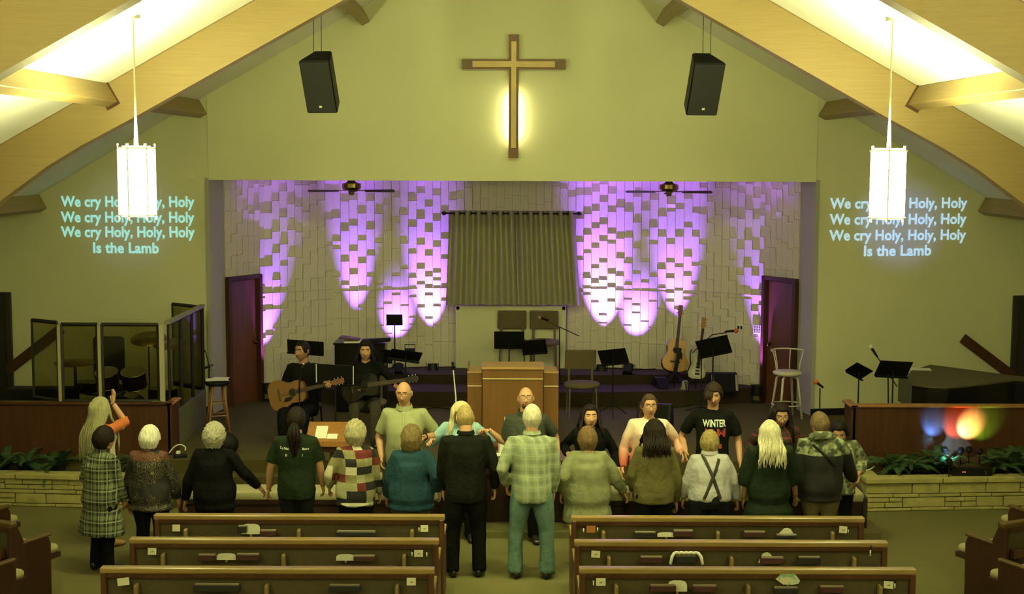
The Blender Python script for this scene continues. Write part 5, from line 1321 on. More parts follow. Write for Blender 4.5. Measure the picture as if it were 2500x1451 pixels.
    if seated:
        tube(b, [Vector((0, -.02, .40)), Vector((0, 0, .5)), Vector((0, 0, .62))], [(.17 * g, .12), (.175 * g, .14), (.155 * g, .12)], 18, side=(1, 0, 0))
        for sx, hp, kn, an in legs: tube(b, [hp - Vector((0, .03, 0)), hp.lerp(kn, .5), kn, kn.lerp(an, .25), kn.lerp(an, .7), an], [.098, .088, .076, .072, .066, .062], 14)
    elif ex.get('skirt'):
        zs = ex['skirt']; tube(b, [T(0, 0, .60 * H), T(0, 0, .50 * H), T(0, 0, (.5 + zs) / 2 * H), T(0, 0, zs * H)], [(wst + .01, .12 * g), (hipw + .01, .135 * g), (hipw * 1.05, .14 * g), (hipw * 1.1, .15 * g)], 20, side=(1, 0, 0))
    else:
        c_, r_ = rings([(z, w, d, y) for z, w, d, y in TOR if z < .63], .008); tube(b, c_, r_, 20, side=(1, 0, 0))
        lw = ex.get('legw', 1.0)
        for sx, hp, kn, an in legs: tube(b, [hp, hp.lerp(kn, .45), kn, kn.lerp(an, .4), an - Vector((0, 0, .02 * H))], [.098 * g, .086 * g * lw, .07 * lw, .067 * lw, .068 * lw], 14)
    obj('skirt' if ex.get('skirt') else 'trousers', remesh(b, .018, 3, .011, px + 5), lm, body, smooth=True)
    # ---- shoes
    for sx, hp, kn, an in legs:
        b = B(); o = Vector((an.x, an.y, 0)); yaw = R(-12 * sx)
        tube(b, [o + Vector((0, -.065, .04)), o + Vector((0, -.03, .05)), o + Vector((0, .06, .045)), o + Vector((0, .15, .032)), o + Vector((0, .195, .026))], [(.028, .036), (.038, .048), (.043, .042), (.044, .03), (.026, .018)], 12, side=(1, 0, 0))
        tube(b, [o + Vector((0, -.02, .05)), o + Vector((0, -.01, .10))], [.042, .04], 12)
        bmesh.ops.transform(b, matrix=Matrix.Translation(o) @ Matrix.Rotation(yaw, 4, 'Z') @ Matrix.Translation(-o), verts=b.verts)
        for v in b.verts: v.co.z = max(v.co.z, .0)
        obj('shoe', b, ex.get('shoe') or M('black_shoe', (.012, .011, .01), .4), body, smooth=True)
    # ---- hair
    st = ex.get('hair', 'short')
    if st != 'none':
        thick = ex.get('hthick', .016); nz = ex.get('hnoise', .004); fq = ex.get('hfreq', 9)
        def hs_fn(v):
            q = head_surf(v); az = math.degrees(abs(math.atan2(v.x, v.y))); zl = hair_line(az, st)
            k = sstep(zl - .07, zl + .05, v.z)
            if st == 'fringe': k = sstep(70, 95, az) * sstep(-.72, -.5, v.z) * (1 - sstep(.05, .38, v.z)) * (sstep(-.2, -.05, v.z) if az < 100 else 1)
            if st in ('bob', 'long'): k = max(k, sstep(62, 84, az) * sstep(-.98, -.6, v.z)); 
            n = noise.noise(Vector((v.x * fq, v.y * fq, v.z * fq * ex.get('hstretch', .35))) + Vector((px * .1, 0, 0)))
            n2 = noise.noise(v * fq * 2.2 + Vector((0, px * .1, 0)))
            th = thick * (1 + (.5 * sstep(90, 150, az) * (1 - abs(v.z)) if st in ('curly', 'bob') else 0))
            if st == 'bob' and v.z < 0: th += .022 * sstep(60, 110, az) * min(1, -v.z * 1.6)
            out = (th + nz * (n + .6 * n2)) * k - .010 * (1 - k)
            d = Vector((v.x, v.y, v.z * .9)).normalized(); return q + d * out
        b = sph(72, 54, hs_fn); bmesh.ops.transform(b, matrix=HM, verts=b.verts)
        ho = obj('hair', b, hairm, body, smooth=True)
        rn = random.Random(int(px)); b = B(); made = False
        L = ex.get('hlen', 0)
        if L and ex.get('tail') is None:
            N = ex.get('strands', 64); a0 = ex.get('haz', 72)
            for k in range(N):
                az = a0 + (360 - 2 * a0) * (k + .5) / N + rn.uniform(-3, 3); az = R(az)
                pts = []; rad = []
                for th in (48, 72, 95):
                    t_ = R(th); v = Vector((math.sin(t_) * math.sin(az), math.sin(t_) * math.cos(az), math.cos(t_))); q = head_surf(v)
                    pts.append(HM @ (q + v * (thick + .002)))
                ep = pts[-1]; ln = L * rn.uniform(.82, 1.05); back = -math.cos(az); out = math.sin(az)
                dirx = out * .02; ph = rn.uniform(0, 6); wv = ex.get('wave', .006); M_ = 6
                for i in range(1, M_ + 1):
                    u = i / M_; z = ep.z - ln * u
                    yb = ep.y; yt = (-.135 * (g * .5 + .5) - .03 + lean) if back > -.15 else (.135 * (g * .5 + .5) + lean)
                    k2 = sstep(0, .55, u); x = ep.x * (1 + .16 * u) + wv * math.sin(ph + u * 9) + dirx * u
                    pts.append(Vector((x * (1 - .12 * u * (back > .5)), yb + (yt - yb) * k2 + wv * math.cos(ph + u * 7), z)))
                rad = [.006, .013, .015] + [.014 - .010 * (i / M_) ** 2 * 1.0 for i in range(1, M_ + 1)]; rad[-1] = .003
                tube(b, pts, rad, 5)
            made = True
        if ex.get('tail'):
            s0 = HM @ Vector((0, -.105, -.02 if ex['tail'] == 'low' else .03))
            for k in range(26):
                a = rn.uniform(0, 6.28); rr = .02 * math.sqrt(rn.random()); ln = L * rn.uniform(.75, 1.05); pts = [s0 + Vector((0, .03, .01))]
                ph = rn.uniform(0, 6)
                for i in range(8):
                    u = i / 7; wide = rr * (1 + 2.4 * math.sin(math.pi * min(1, u * 1.1)))
                    pts.append(s0 + Vector((math.cos(a) * wide + .006 * math.sin(ph + u * 8), -.02 - .045 * sstep(0, .3, u) + math.sin(a) * wide * .6, -.01 - ln * u)))
                tube(b, pts, [.008, .012, .014, .014, .013, .012, .010, .008, .003], 5)
            ring(b, s0 + Vector((0, -.02, -.01)), .02, .008, 12, 6); made = True
        if ex.get('fringe'):           # long fringe falling over the eyes
            for k in range(20):
                x = .000 + .070 * k / 19; pts = []
                for i, z in enumerate((.105, .085, .055, .02, -.004 - rn.uniform(0, .02))):
                    xx = x * (.55 + .12 * i) + .006 * i; pts.append(HM @ Vector((xx, .035 + .018 * i + .012 + (.01 if i > 1 else 0) - abs(x) * .28, z)))
                tube(b, pts, [.009, .011, .011, .009, .002], 5)
            made = True
        if made: obj('hair_locks', b, hairm, body, smooth=True)
        else: b.free()
    # ---- glasses
    if ex.get('glasses'):
        b = B(); gy = hpnt(.031, .012, .012); 
        for s in (-1, 1):
            c = HM @ Vector((s * .033, .100, .010)); rot = HR @ Matrix.Rotation(R(90), 3, 'X') @ Matrix.Diagonal((1.15, .82, 1))
            ring(b, c, .024 * hs, .0016, 20, 5, rot)
            tube(b, [HM @ Vector((s * .060, .098, .016)), HM @ Vector((s * .080, .05, .014)), HM @ Vector((s * .083, -.015, .010))], .0018, 5)
        tube(b, [HM @ Vector((-.010, .104, .014)), HM @ Vector((0, .107, .017)), HM @ Vector((.010, .104, .014))], .0016, 5)
        obj('glasses', b, ex.get('gm') or BLACKP, body, smooth=True)
    # ---- collar
    if ex.get('collar'):
        b = B(); c = T(0, -.004, .842 * H); r = nr * 1.22
        n = 24; vv = []
        for j in range(n + 1):
            a = 2 * math.pi * j / n; fr = math.cos(a)      # 1 = front
            up = .012 - .022 * max(0, fr); row = []
            for (dr, dz) in ((0, .018), (.006, .020), (.018, -.016 - .012 * max(0, fr)), (.011, -.02 - .012 * max(0, fr))):
                row.append(b.verts.new(c + Vector(((r + dr) * math.sin(a), (r + dr) * math.cos(a) + .004, dz + up))))
            vv.append(row)
        for j in range(n):
            for i in range(4): b.faces.new((vv[j][i], vv[j + 1][i], vv[j + 1][(i + 1) % 4], vv[j][(i + 1) % 4]))
        obj('collar', b, ex['collar'] if not isinstance(ex['collar'], bool) else tm, body, smooth=False)
    def onback(x, z, side=-1, off=.004):
        o = Vector((x, side * 1.0, z)); h = bvh.ray_cast(o, Vector((0, -side, 0)))
        return (h[0] + Vector((0, side * off, 0))) if h[0] else Vector((x, side * .15, z))
    spec['_'] = dict(body=body, garment=garment, onback=onback, T=T, H=H, arms=arms, HM=HM, RM=RM, g=g)
    return body

def print_on(spec, s, cx, z, w, h, mat, name, front, shear=0, bold=.02, zoff=0.0):
    ob = spec['_']['onback']; me = text_mesh(s, 1.0, bold=bold, extrude=0.0); xs = [v.co.x for v in me.vertices]; ys = [v.co.y for v in me.vertices]
    x0, x1, y0, y1 = min(xs), max(xs), min(ys), max(ys)
    b = B(); b.from_mesh(me); bmesh.ops.triangulate(b, faces=b.faces)
    for _ in range(2): bmesh.ops.subdivide_edges(b, edges=[e for e in b.edges if e.calc_length() > .25], cuts=1)
    for v in b.verts:
        u = (v.co.x - x0) / (x1 - x0) - .5; q = (v.co.y - y0) / (y1 - y0)
        X_ = cx + u * w * (-1 if front else 1); v.co = ob(X_, z + q * h + u * shear, 1 if front else -1, .006)
    return obj(name, b, mat, spec['_']['body'])
def strap(spec, pts, w, mat, name, front=False, th=.004):
    ob = spec['_']['onback']; b = B(); P3 = []
    for (xa, za), (xb, zb_) in zip(pts, pts[1:]):
        for k in range(10): u = k / 10; P3.append(ob(xa + (xb - xa) * u, za + (zb_ - za) * u, 1 if front else -1, .006))
    P3.append(ob(*pts[-1], 1 if front else -1, .006))
    d = Vector((pts[-1][0] - pts[0][0], 0, pts[-1][1] - pts[0][1])).normalized(); side = Vector((d.z, 0, -d.x))
    tube(b, P3, [(w, th)] * len(P3), 6, side=side); return obj(name, b, mat, spec['_']['body'])
def hairmat(n, c, r=.5): return M(n, c, r, var=(60, .35), grain=(1, 1, .15), bump=(140, .4), spec=.12)
H_WHITE = hairmat('white_hair', (.78, .76, .62)); H_GREY = hairmat('grey_hair', (.40, .38, .28)); H_SILV = hairmat('silver_hair', (.60, .55, .40)); H_BLOND = hairmat('dark_blond_hair', (.24, .18, .085))
H_DARK = hairmat('dark_hair', (.014, .009, .006)); H_BROWN = hairmat('brown_hair', (.075, .042, .02)); H_BLACK = hairmat('black_hair', (.010, .008, .007)); H_LBR = hairmat('light_brown_hair', (.16, .11, .055)); H_PBL = hairmat('pale_blond_hair', (.66, .62, .42))
cl = lambda n, c, r=.85, v=.08: M(n, c, r, var=(14, v), bump=(20, .55), spec=.12)
DKT = cl('black_trousers', (.004, .004, .004)); JEAN = cl('blue_jeans', (.10, .17, .14), .8, .18); KHAKI = cl('khaki_trousers', (.13, .105, .055)); NAVY = cl('dark_jeans', (.008, .009, .011))
TAN_SHOE = M('tan_shoe', (.32, .17, .05), .5)
COAT = plaid('plaid_coat', (.010, .012, .008), (.13, .15, .07), .105, .40, line2=(.34, .37, .21))
LPLAID = plaid('light_plaid_shirt', (.30, .345, .215), (.185, .225, .135), .105, .38, line2=(.42, .46, .30))
DPLAID = plaid('dark_check_shirt', (.022, .028, .018), (.06, .065, .035), .05, .06, line2=(.20, .20, .10))
RPLAID = plaid('red_black_plaid_shirt', (.012, .010, .010), (.05, .012, .010), .17, .3, line2=(.30, .03, .02))
# patchwork sweater
QUILT = M('patchwork_knit', (.5, .5, .4), .9, bump=(70, .4)); N_, L_, b_ = nodes_of(QUILT)
tc = N_.new('ShaderNodeTexCoord'); sp = N_.new('ShaderNodeSeparateXYZ'); L_.new(tc.outputs['Object'], sp.inputs[0])
fx = mth(N_, L_, 'FLOOR', mth(N_, L_, 'DIVIDE', mth(N_, L_, 'ADD', mth(N_, L_, 'ADD', sp.outputs[0], mth(N_, L_, 'MULTIPLY', sp.outputs[1], .6)), 5.056), .104)); fz = mth(N_, L_, 'FLOOR', mth(N_, L_, 'DIVIDE', sp.outputs[2], .083))
cb = N_.new('ShaderNodeCombineXYZ'); L_.new(fx, cb.inputs[0]); L_.new(fz, cb.inputs[1]); wn = N_.new('ShaderNodeTexWhiteNoise'); wn.noise_dimensions = '2D'; L_.new(cb.outputs[0], wn.inputs['Vector'])
L_.new(ramp(N_, L_, wn.outputs['Value'], [(0, (.012, .010, .012)), (.24, (.60, .56, .40)), (.44, (.13, .016, .012)), (.62, (.22, .20, .09)), (.80, (.30, .30, .17))]), b_.inputs['Base Color'])
# camouflage
def camo(name, lo=(.04, .05, .025), hi=(.30, .32, .19)):
    m = M(name, hi, .9); N, L, b = nodes_of(m); tc = N.new('ShaderNodeTexCoord'); n = N.new('ShaderNodeTexNoise'); n.inputs['Scale'].default_value = 16; n.inputs['Detail'].default_value = 3
    L.new(tc.outputs['Object'], n.inputs['Vector']); L.new(ramp(N, L, n.outputs['Fac'], [(0, lo), (.45, (.09, .11, .05)), (.50, (.18, .20, .11)), (.56, hi)]), b.inputs['Base Color']); return m
CAMO = camo('camouflage_cloth'); N, L, b = nodes_of(CAMO)
tc = N.new('ShaderNodeTexCoord'); sp = N.new('ShaderNodeSeparateXYZ'); L.new(tc.outputs['Object'], sp.inputs[0]); low = mth(N, L, 'LESS_THAN', sp.outputs[2], 1.17)
src = b.inputs['Base Color'].links[0].from_socket; L.new(mix(N, L, low, src, (.010, .010, .010)), b.inputs['Base Color'])
CAMO2 = camo('pale_camouflage_cloth', (.08, .09, .05), (.34, .36, .22))
# dark paisley blouse with coppery yoke
PAIS = M('paisley_blouse', (.02, .015, .012), .7); N, L, b = nodes_of(PAIS); tc = N.new('ShaderNodeTexCoord'); v = N.new('ShaderNodeTexVoronoi'); v.inputs['Scale'].default_value = 17; L.new(tc.outputs['Object'], v.inputs['Vector'])
w = mth(N, L, 'FRACT', mth(N, L, 'MULTIPLY', v.outputs['Distance'], 3.4)); w = mth(N, L, 'LESS_THAN', w, .22)
n = N.new('ShaderNodeTexNoise'); n.inputs['Scale'].default_value = 5; L.new(tc.outputs['Object'], n.inputs['Vector']); w = mth(N, L, 'MULTIPLY', w, mth(N, L, 'GREATER_THAN', n.outputs['Fac'], .50))
sp = N.new('ShaderNodeSeparateXYZ'); L.new(tc.outputs['Object'], sp.inputs[0]); up = mth(N, L, 'MULTIPLY', mth(N, L, 'GREATER_THAN', sp.outputs[2], 1.13), mth(N, L, 'GREATER_THAN', n.outputs['Fac'], .49))
L.new(mix(N, L, w, mix(N, L, up, (.012, .010, .009), (.10, .025, .014)), (.15, .12, .05)), b.inputs['Base Color'])
# white top with orange yoke and flower
FLOR = M('orange_white_top', (.6, .56, .4), .8); N, L, b = nodes_of(FLOR); tc = N.new('ShaderNodeTexCoord'); n = N.new('ShaderNodeTexNoise'); n.inputs['Scale'].default_value = 5.5; n.inputs['Detail'].default_value = 2; L.new(tc.outputs['Object'], n.inputs['Vector'])
sp = N.new('ShaderNodeSeparateXYZ'); L.new(tc.outputs['Object'], sp.inputs[0]); k = mth(N, L, 'ADD', mth(N, L, 'MULTIPLY', mth(N, L, 'SUBTRACT', sp.outputs[2], 1.18), 1.6), mth(N, L, 'SUBTRACT', n.outputs['Fac'], .5))
L.new(mix(N, L, mth(N, L, 'GREATER_THAN', k, .12), (.62, .56, .38), (.50, .13, .03)), b.inputs['Base Color'])
# pink shading to red at the cuffs (the garment's own dye)
OMB = M('ombre_pink', (.8, .5, .4), .85, bump=(110, .2)); N, L, b = nodes_of(OMB); tc = N.new('ShaderNodeTexCoord'); sp = N.new('ShaderNodeSeparateXYZ'); L.new(tc.outputs['Object'], sp.inputs[0])
mr = N.new('ShaderNodeMapRange'); mr.inputs['From Min'].default_value = .80; mr.inputs['From Max'].default_value = 1.30; L.new(sp.outputs[2], mr.inputs[0])
L.new(ramp(N, L, mr.outputs[0], [(0, (.36, .05, .03)), (.28, (.50, .12, .08)), (.55, (.66, .36, .26)), (1, (.80, .64, .50))], 'LINEAR'), b.inputs['Base Color'])

YB = 14.2
people = [
 # ---------------- row seen from behind, left to right
 dict(who=('person in black and cream plaid coat, dark hair in a clip, second from the left', 242, 1046, 14.0, -38), top=COAT, topname='coat', low=DKT, hem=.27, flare=.30, ease=.03, sl_ease=.03, fem=True, girth=1.12, hair='short', hairm=H_DARK, hthick=.022, hl=None, hr=(305, 1232, 14.15), collar=True, lean=.03, wr=.016),
 dict(who=('person with white hair in a dark paisley blouse, left of the black sweater', 363, 1043, YB, -6), top=PAIS, topname='blouse', low=DKT, hem=.41, flare=.12, ease=.022, sl_ease=.022, fem=True, girth=1.12, hair='curly', hairm=H_WHITE, hthick=.022, hnoise=.007, hfreq=6, hl=(317, 1240, 14.3), hr=(437, 1226, 14.35), collar=True),
 dict(who=('person with curly grey hair in a plain black sweater', 521, 1038, YB, -4), top=cl('black_sweater', (.004, .004, .004)), topname='sweater', low=DKT, hem=.41, ease=.02, sl_ease=.022, fem=True, girth=1.2, hair='curly', hairm=H_GREY, hthick=.030, hnoise=.016, hfreq=9, hstretch=1, hl=(450, 1232, 14.35), hr=(640, 1198, 14.35)),
 dict(who=('person with long dark ponytail in a dark green printed tee', 722, 997, YB, 0), top=cl('dark_green_tee', (.012, .021, .009)), topname='tee_shirt', low=NAVY, hem=.44, ease=.02, sl_ease=.018, sleeve='short', girth=1.1, sw=.110, hair='short', hairm=H_DARK, hl=(654, 1204, 14.35), hr=(790, 1196, 14.35), tail='low', hlen=.34, nod=8),
 dict(who=('person with short grey hair in a patchwork sweater of red, cream and black squares', 867, 1031, YB, 2), top=QUILT, topname='sweater', low=DKT, hem=.43, ease=.022, sl_ease=.022, fem=True, girth=1.08, hair='curly', hairm=hairmat('ash_hair', (.36, .32, .19)), hthick=.028, hnoise=.011, hfreq=6, hl=(803, 1198, 14.35), hr=(928, 1214, 14.35)),
 dict(who=('person with layered brown hair in a blue-green sweater', 1004, 1042, YB, 0), top=cl('teal_sweater', (.016, .048, .066)), topname='sweater', low=M('olive_trousers', (.05, .05, .03), .9), hem=.42, ease=.026, sl_ease=.026, fem=True, girth=1.25, hair='bob', hairm=hairmat('layered_hair', (.17, .12, .05)), hthick=.024, hnoise=.011, hfreq=8, hl=(944, 1222, 14.35), hr=(1074, 1210, 14.2)),
 dict(who=('balding person in a black suit seen from behind in the aisle', 1137, 991, 13.85, 3), top=cl('black_jacket', (.007, .008, .005)), topname='jacket', low=DKT, hem=.45, ease=.024, sl_ease=.02, girth=1.16, sw=.114, hair='short', hairm=hairmat('thin_sandy_hair', (.36, .26, .11)), hthick=.006, hnoise=.003, hl=(1082, 1208, 14.0), hr=(1209, 1204, 13.95), collar=True, glasses=True, turn=10, stance=.115, nod=14, legw=1.12),
 dict(who=('person with silver hair in a light green plaid shirt and jeans in the aisle', 1299, 990, 13.8, -2), top=LPLAID, topname='shirt', low=JEAN, hem=.455, ease=.026, sl_ease=.02, girth=1.12, sw=.114, hair='short', hairm=H_SILV, hthick=.011, hnoise=.003, hl=(1236, 1196, 13.92), hr=(1352, 1212, 13.95), collar=True, stance=.14, wr=.016, legw=1.15),
 dict(who=('person with short brown hair in a sage green tunic sweater', 1435, 1046, YB, 0), top=cl('sage_sweater', (.20, .21, .115)), topname='sweater', low=DKT, hem=.33, ease=.03, sl_ease=.026, fem=True, girth=1.3, hair='short', hairm=hairmat('short_brown_hair', (.15, .09, .04)), hthick=.022, hnoise=.005, hl=(1368, 1214, 14.2), hr=(1529, 1212, 14.35), flare=.05),
 dict(who=('person with long straight dark hair in an olive tan sweater', 1599, 1028, YB, 2), top=cl('tan_sweater', (.115, .10, .038)), topname='sweater', low=DKT, hem=.45, ease=.02, sl_ease=.02, fem=True, girth=1.1, hair='long', hairm=H_DARK, hthick=.02, hlen=.20, hl=(1541, 1208, 14.35), hr=(1652, 1236, 14.35), wave=.01),
 dict(who=('person in a pale lilac shirt with black crossed suspenders', 1736, 1057, YB, 4), top=cl('lilac_shirt', (.42, .41, .42)), topname='shirt', low=NAVY, hem=.50, ease=.022, sl_ease=.02, girth=1.28, sw=.113, hair='short', hairm=hairmat('sandy_hair', (.30, .23, .09)), hthick=.018, hnoise=.006, hl=(1666, 1226, 14.35), hr=(1800, 1230, 14.35), collar=True, glasses=True, turn=-14, nod=12, lean=.05, wr=.017),
 dict(who=('person with long wavy white-blond hair in a dark green poncho top', 1881, 1030, YB, 0), top=cl('dark_green_top', (.012, .020, .010)), topname='top', low=DKT, hem=.34, flare=.28, ease=.03, sl_ease=.045, sleeve='elbow', fem=True, girth=1.12, hair='long', hairm=H_PBL, hthick=.018, hlen=.30, strands=46, wave=.012, haz=88, hl=(1813, 1228, 14.35), hr=(1944, 1220, 14.4)),
 dict(who=('person in a camouflage and black jacket with a hood, rightmost from behind', 2008, 1008, 14.4, -8), top=CAMO, topname='jacket', low=KHAKI, hem=.42, ease=.035, sl_ease=.034, girth=1.22, sw=.112, hair='short', hairm=H_LBR, hthick=.012, hl=(1957, 1222, 14.5), hr=(2084, 1180, 14.75), turn=30, nod=14),
 # ---------------- row facing the camera
 dict(who=('person with very long grey hair raising one hand, orange and white top', 243, 973, 14.9, -35), top=FLOR, topname='top', low=M('dark_skirt', (.02, .015, .01), .9), hem=.40, ease=.02, sl_ease=.015, sleeve='elbow', fem=True, girth=1.06, hair='long', hairm=hairmat('long_grey_hair', (.30, .28, .15)), hthick=.02, hlen=.52, strands=70, haz=66, shoe=TAN_SHOE, hr=(276, 975, 15.1), curlr=.12, hdr=(.05, .12, 1), thumbr=(-1, .2, 0), poler=(.5, .4, -1), hl=(250, 1190, 15.2), nod=-8),
 dict(who=('bald person with glasses in a pale green short-sleeved shirt', 987, 931, 15.2, 180), top=M('pale_green_shirt', (.29, .31, .16), .85, var=(9, .12), grain=(1, 1, .3)), topname='shirt', low=NAVY, hem=.47, ease=.026, sl_ease=.020, sleeve='short', girth=1.18, belly=.05, sw=.110, hair='fringe', hairm=H_BROWN, hthick=.006, hl=(930, 1130, 15.1), hr=(1036, 1078, 15.0), glasses=True, collar=True, mouth=.3, turn=-8, nod=4, poler=(-.6, -.6, -.6)),
 dict(who=('person with white-blond hair and bowed head in a light blue top', 1126, 975, 15.2, 180), top=cl('light_blue_top', (.30, .48, .50)), topname='top', low=DKT, hem=.45, ease=.018, sl_ease=.018, sleeve='elbow', fem=True, girth=1.15, hair='long', hairm=hairmat('yellow_white_hair', (.62, .54, .30)), hthick=.02, hlen=.22, haz=50, hl=(1046, 1082, 15.0), hr=(1184, 1064, 15.1), nod=28, eyes_shut=True),
 dict(who=('person with shaved head, glasses and goatee in a dark checked shirt', 1284, 946, 15.15, 180), top=DPLAID, topname='shirt', low=DKT, hem=.47, ease=.026, sl_ease=.018, sleeve='short', girth=1.25, belly=.05, sw=.113, hair='none', hairm=hairmat('goatee_hair', (.09, .06, .03)), hl=(1186, 1058, 15.1), hr=(1366, 1128, 15.1), glasses=True, goatee=True, collar=True, mouth=.35, nod=-14, eyes_shut=True, polel=(.3, 0, -1)),
 dict(who=('person with long dark hair in a black cardigan, singing', 1441, 990, 15.2, 180), top=cl('black_cardigan', (.004, .004, .004)), topname='cardigan', low=DKT, hem=.40, ease=.02, sl_ease=.02, fem=True, girth=1.05, hair='long', hairm=H_DARK, hthick=.018, hlen=.20, haz=58, hl=(1384, 1120, 15.1), hr=(1514, 1156, 15.05), mouth=.7, nod=-8, turn=6),
 dict(who=('person with tied-back hair and glasses in a pink sweater reddening to the cuffs', 1585, 963, 15.2, 180), top=OMB, topname='sweater', low=DKT, hem=.44, ease=.02, sl_ease=.018, fem=True, girth=1.18, hair='short', hairm=H_BROWN, hthick=.010, hnoise=.002, hl=(1517, 1156, 15.05), hr=(1668, 1116, 15.05), glasses=True, mouth=.25, nod=-4, turn=6, tail='low', hlen=.22),
 dict(who=('person with dark fringe over the eyes in a black printed tee', 1742, 934, 15.2, 180), top=cl('black_tee', (.005, .006, .004)), topname='tee_shirt', low=NAVY, hem=.42, ease=.02, sl_ease=.018, sleeve='short', girth=1.02, sw=.110, hair='bangs', hairm=hairmat('dark_fringe_hair', (.030, .019, .010)), hthick=.020, hnoise=.006, hl=(1672, 1116, 15.05), hr=(1809, 1142, 15.05), fringe=True, nod=9, turn=-8),
 dict(who=('person with long dark hair and glasses in a red and black plaid shirt', 1905, 982, 15.15, 180), top=RPLAID, topname='shirt', low=DKT, hem=.42, ease=.026, sl_ease=.026, fem=True, girth=1.1, hair='long', hairm=H_DARK, hthick=.018, hlen=.26, haz=55, hl=(1822, 1122, 15.05), hr=(1952, 1150, 15.0), glasses=True, nod=14, turn=0, collar=True, gm=CHROME),
 dict(who=('person in pale camouflage mostly hidden behind the camouflage jacket', 2050, 1024, 15.05, 165), top=CAMO2, topname='jacket', low=DKT, hem=.42, ease=.03, sl_ease=.03, girth=1.05, hair='short', hairm=H_BLACK, hthick=.016, hl=(2010, 1170, 14.95), hr=(2100, 1168, 14.9), nod=20),
 # ---------------- seated guitarists
 dict(who=('seated person in a black tee playing an acoustic guitar and singing', 741, 853, 17.9, 168), floor=STZ, seated=True, H=1.76, skin=M('tan_skin', (.30, .16, .08), .5, var=(9, .06)), top=cl('black_polo', (.004, .004, .004)), topname='tee_shirt', low=DKT, hem=.47, ease=.018, sl_ease=.022, sleeve='short', girth=1.08, hair='short', hairm=H_BLACK, hthick=.008, hl=(.16, .26, .70, 1), hr=(-.48, .36, .88, 1), mouth=.6, nod=2, turn=-24),
 dict(who=('seated person with long black hair playing a dark guitar', 893, 851, 18.25, 182), floor=STZ, seated=True, H=1.66, top=cl('black_long_shirt', (.004, .004, .004)), topname='shirt', low=M('grey_brown_trousers', (.035, .028, .016), .9), hem=.47, ease=.016, sl_ease=.018, hair='long', hairm=H_BLACK, hthick=.022, hlen=.16, haz=56, hl=(.10, .28, .70, 1), hr=(-.42, .34, .80, 1), nod=0),
]
for s in people: person(s)
def who(word): return [s for s in people if word in s['who'][0]][0]
# writing on the clothes
s = who('black printed tee'); H = s['_']['H']
WHT = M('white_print', (.72, .74, .60), .8); REDP = M('red_print', (.38, .045, .03), .8)
print_on(s, 'WINTER', 0, .735 * H, .255, .080, WHT, 'printed_word', True, bold=.03)
print_on(s, 'JAM', 0, .655 * H, .25, .125, REDP, 'printed_word', True, bold=.03)
b = B(); ob = s['_']['onback']
for x in (-.055,):
    q = [ob(x + dx, .60 * H + dz, 1, .006) for dx, dz in ((-.03, 0), (.03, 0), (.03, .05), (-.03, .05))]; b.faces.new([b.verts.new(v) for v in q])
    q = [ob(x + dx, .60 * H + dz, 1, .009) for dx, dz in ((-.015, .012), (.015, .012), (.015, .036), (-.015, .036))]
obj('printed_square', b, REDP, s['_']['body'])
s = who('ponytail'); H = s['_']['H']
print_on(s, 'Te Nat', -.105, .755 * H, .10, .026, WHT, 'printed_word', False); print_on(s, 'Born', .115, .752 * H, .065, .024, WHT, 'printed_word', False)
print_on(s, 'E', -.08, .715 * H, .02, .024, WHT, 'printed_word', False); print_on(s, 't', .085, .712 * H, .012, .028, WHT, 'printed_word', False)
# suspenders
s = who('suspenders'); H = s['_']['H']; SUS = M('black_webbing', (.016, .014, .012), .7)
strap(s, [(-.085, .835 * H), (.0, .69 * H), (.075, .535 * H)], .017, SUS, 'suspender'); strap(s, [(.075, .815 * H), (.0, .69 * H), (-.10, .535 * H)], .017, SUS, 'suspender')
b = B(); ob = s['_']['onback']
for x in (.075, -.10): box(b, ob(x, .53 * H, -1, .01), (.022, .008, .03))
obj('clip', b, CHROME, s['_']['body'])
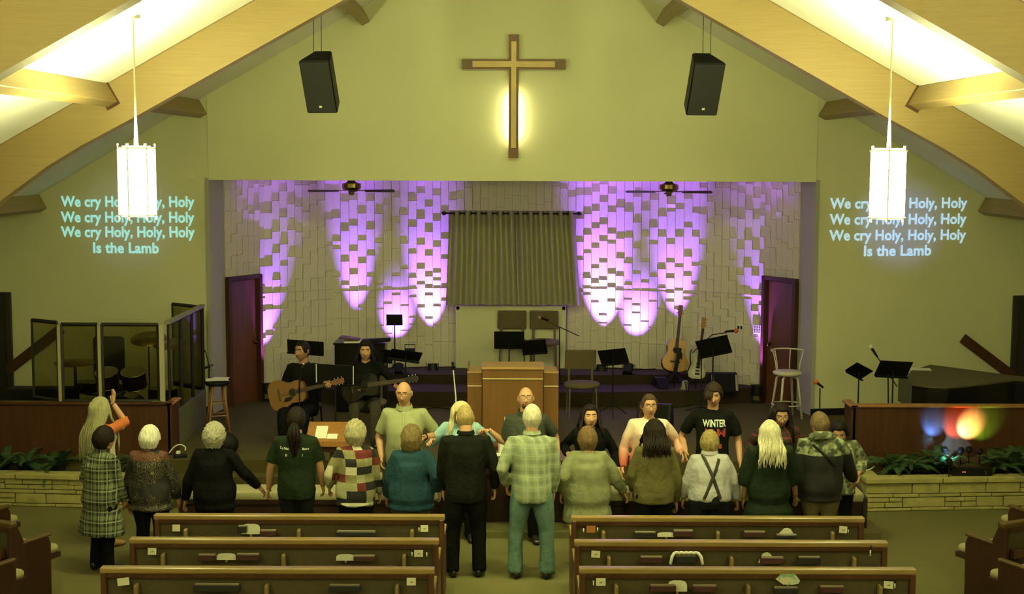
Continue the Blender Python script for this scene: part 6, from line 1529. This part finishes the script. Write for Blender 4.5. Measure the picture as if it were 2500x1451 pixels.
# belt line of the patchwork sweater wearer: pale chair-back shaped hem
s = who('patchwork'); H = s['_']['H']; b = B(); ob = s['_']['onback']
n = 16; up, lo = [], []
for k in range(n + 1):
    x = -.145 + .29 * k / n; e = math.sqrt(max(0, 1 - (x / .147) ** 2)); up.append(b.verts.new(ob(x, .452 * H + .002 + .018 * e, -1, .008))); lo.append(b.verts.new(ob(x, .452 * H - .018 * e, -1, .008)))
for k in range(n): b.faces.new((lo[k], lo[k + 1], up[k + 1], up[k]))
obj('shirt_tail', b, M('white_shirt_tail', (.60, .58, .42), .9), s['_']['body'])
# crossbody strap and hood on the camouflage jacket, braces of cloth
s = who('camouflage and black'); H = s['_']['H']; strap(s, [(-.10, .80 * H), (.02, .74 * H), (.13, .66 * H)], .014, BLACKP, 'bag_strap')
b = B(); T = s['_']['T']; tube(b, [T(-.12, -.03, .845 * H), T(-.06, -.11, .86 * H), T(.06, -.115, .865 * H), T(.13, -.02, .85 * H)], [(.03, .03), (.045, .05), (.045, .05), (.03, .03)], 12)
obj('hood', remesh(b, .014, 3, .006, 3), CAMO2, s['_']['body'], smooth=True)
# hair clip, earring, watch
s = who('dark hair in a clip'); HM = s['_']['HM']; b = B(); box(b, HM @ Vector((.02, -.12, .03)), (.07, .02, .035), (0, 0, 0), bev=.006); obj('hair_clip', b, BLACKP, s['_']['body'])
b = B(); ring(b, HM @ Vector((.086, -.005, -.045)), .016, .0022, 14, 5, Matrix.Rotation(R(90), 3, 'Y')); obj('earring', b, CHROME, s['_']['body'])
s = who('bald person'); sx, S, E, W, Tg, hd = s['_']['arms']['r']; b = B(); d = (W - E).normalized(); ring(b, W - d * .02, .032, .007, 18, 6, d.to_track_quat('Z', 'Y').to_matrix()); obj('wristwatch', b, BLACKP, s['_']['body'])
s = who('raising one hand'); sx, S, E, W, Tg, hd = s['_']['arms']['r']; b = B(); d = (W - E).normalized(); ring(b, W - d * .01, .030, .003, 18, 6, d.to_track_quat('Z', 'Y').to_matrix()); obj('bracelet', b, BLACKP, s['_']['body'])
s = who('pale green short'); b = B(); ob = s['_']['onback']; H = s['_']['H']; strap(s, [(0, .835 * H), (0, .70 * H), (0, .50 * H)], .012, s['top'], 'button_placket', True, .002)
q = [ob(-.085 + dx, .70 * H + dz, 1, .006) for dx, dz in ((-.05, 0), (.05, 0), (.05, .10), (-.05, .10))]; b.faces.new([b.verts.new(v) for v in q]); obj('chest_pocket', b, s['top'], s['_']['body'])
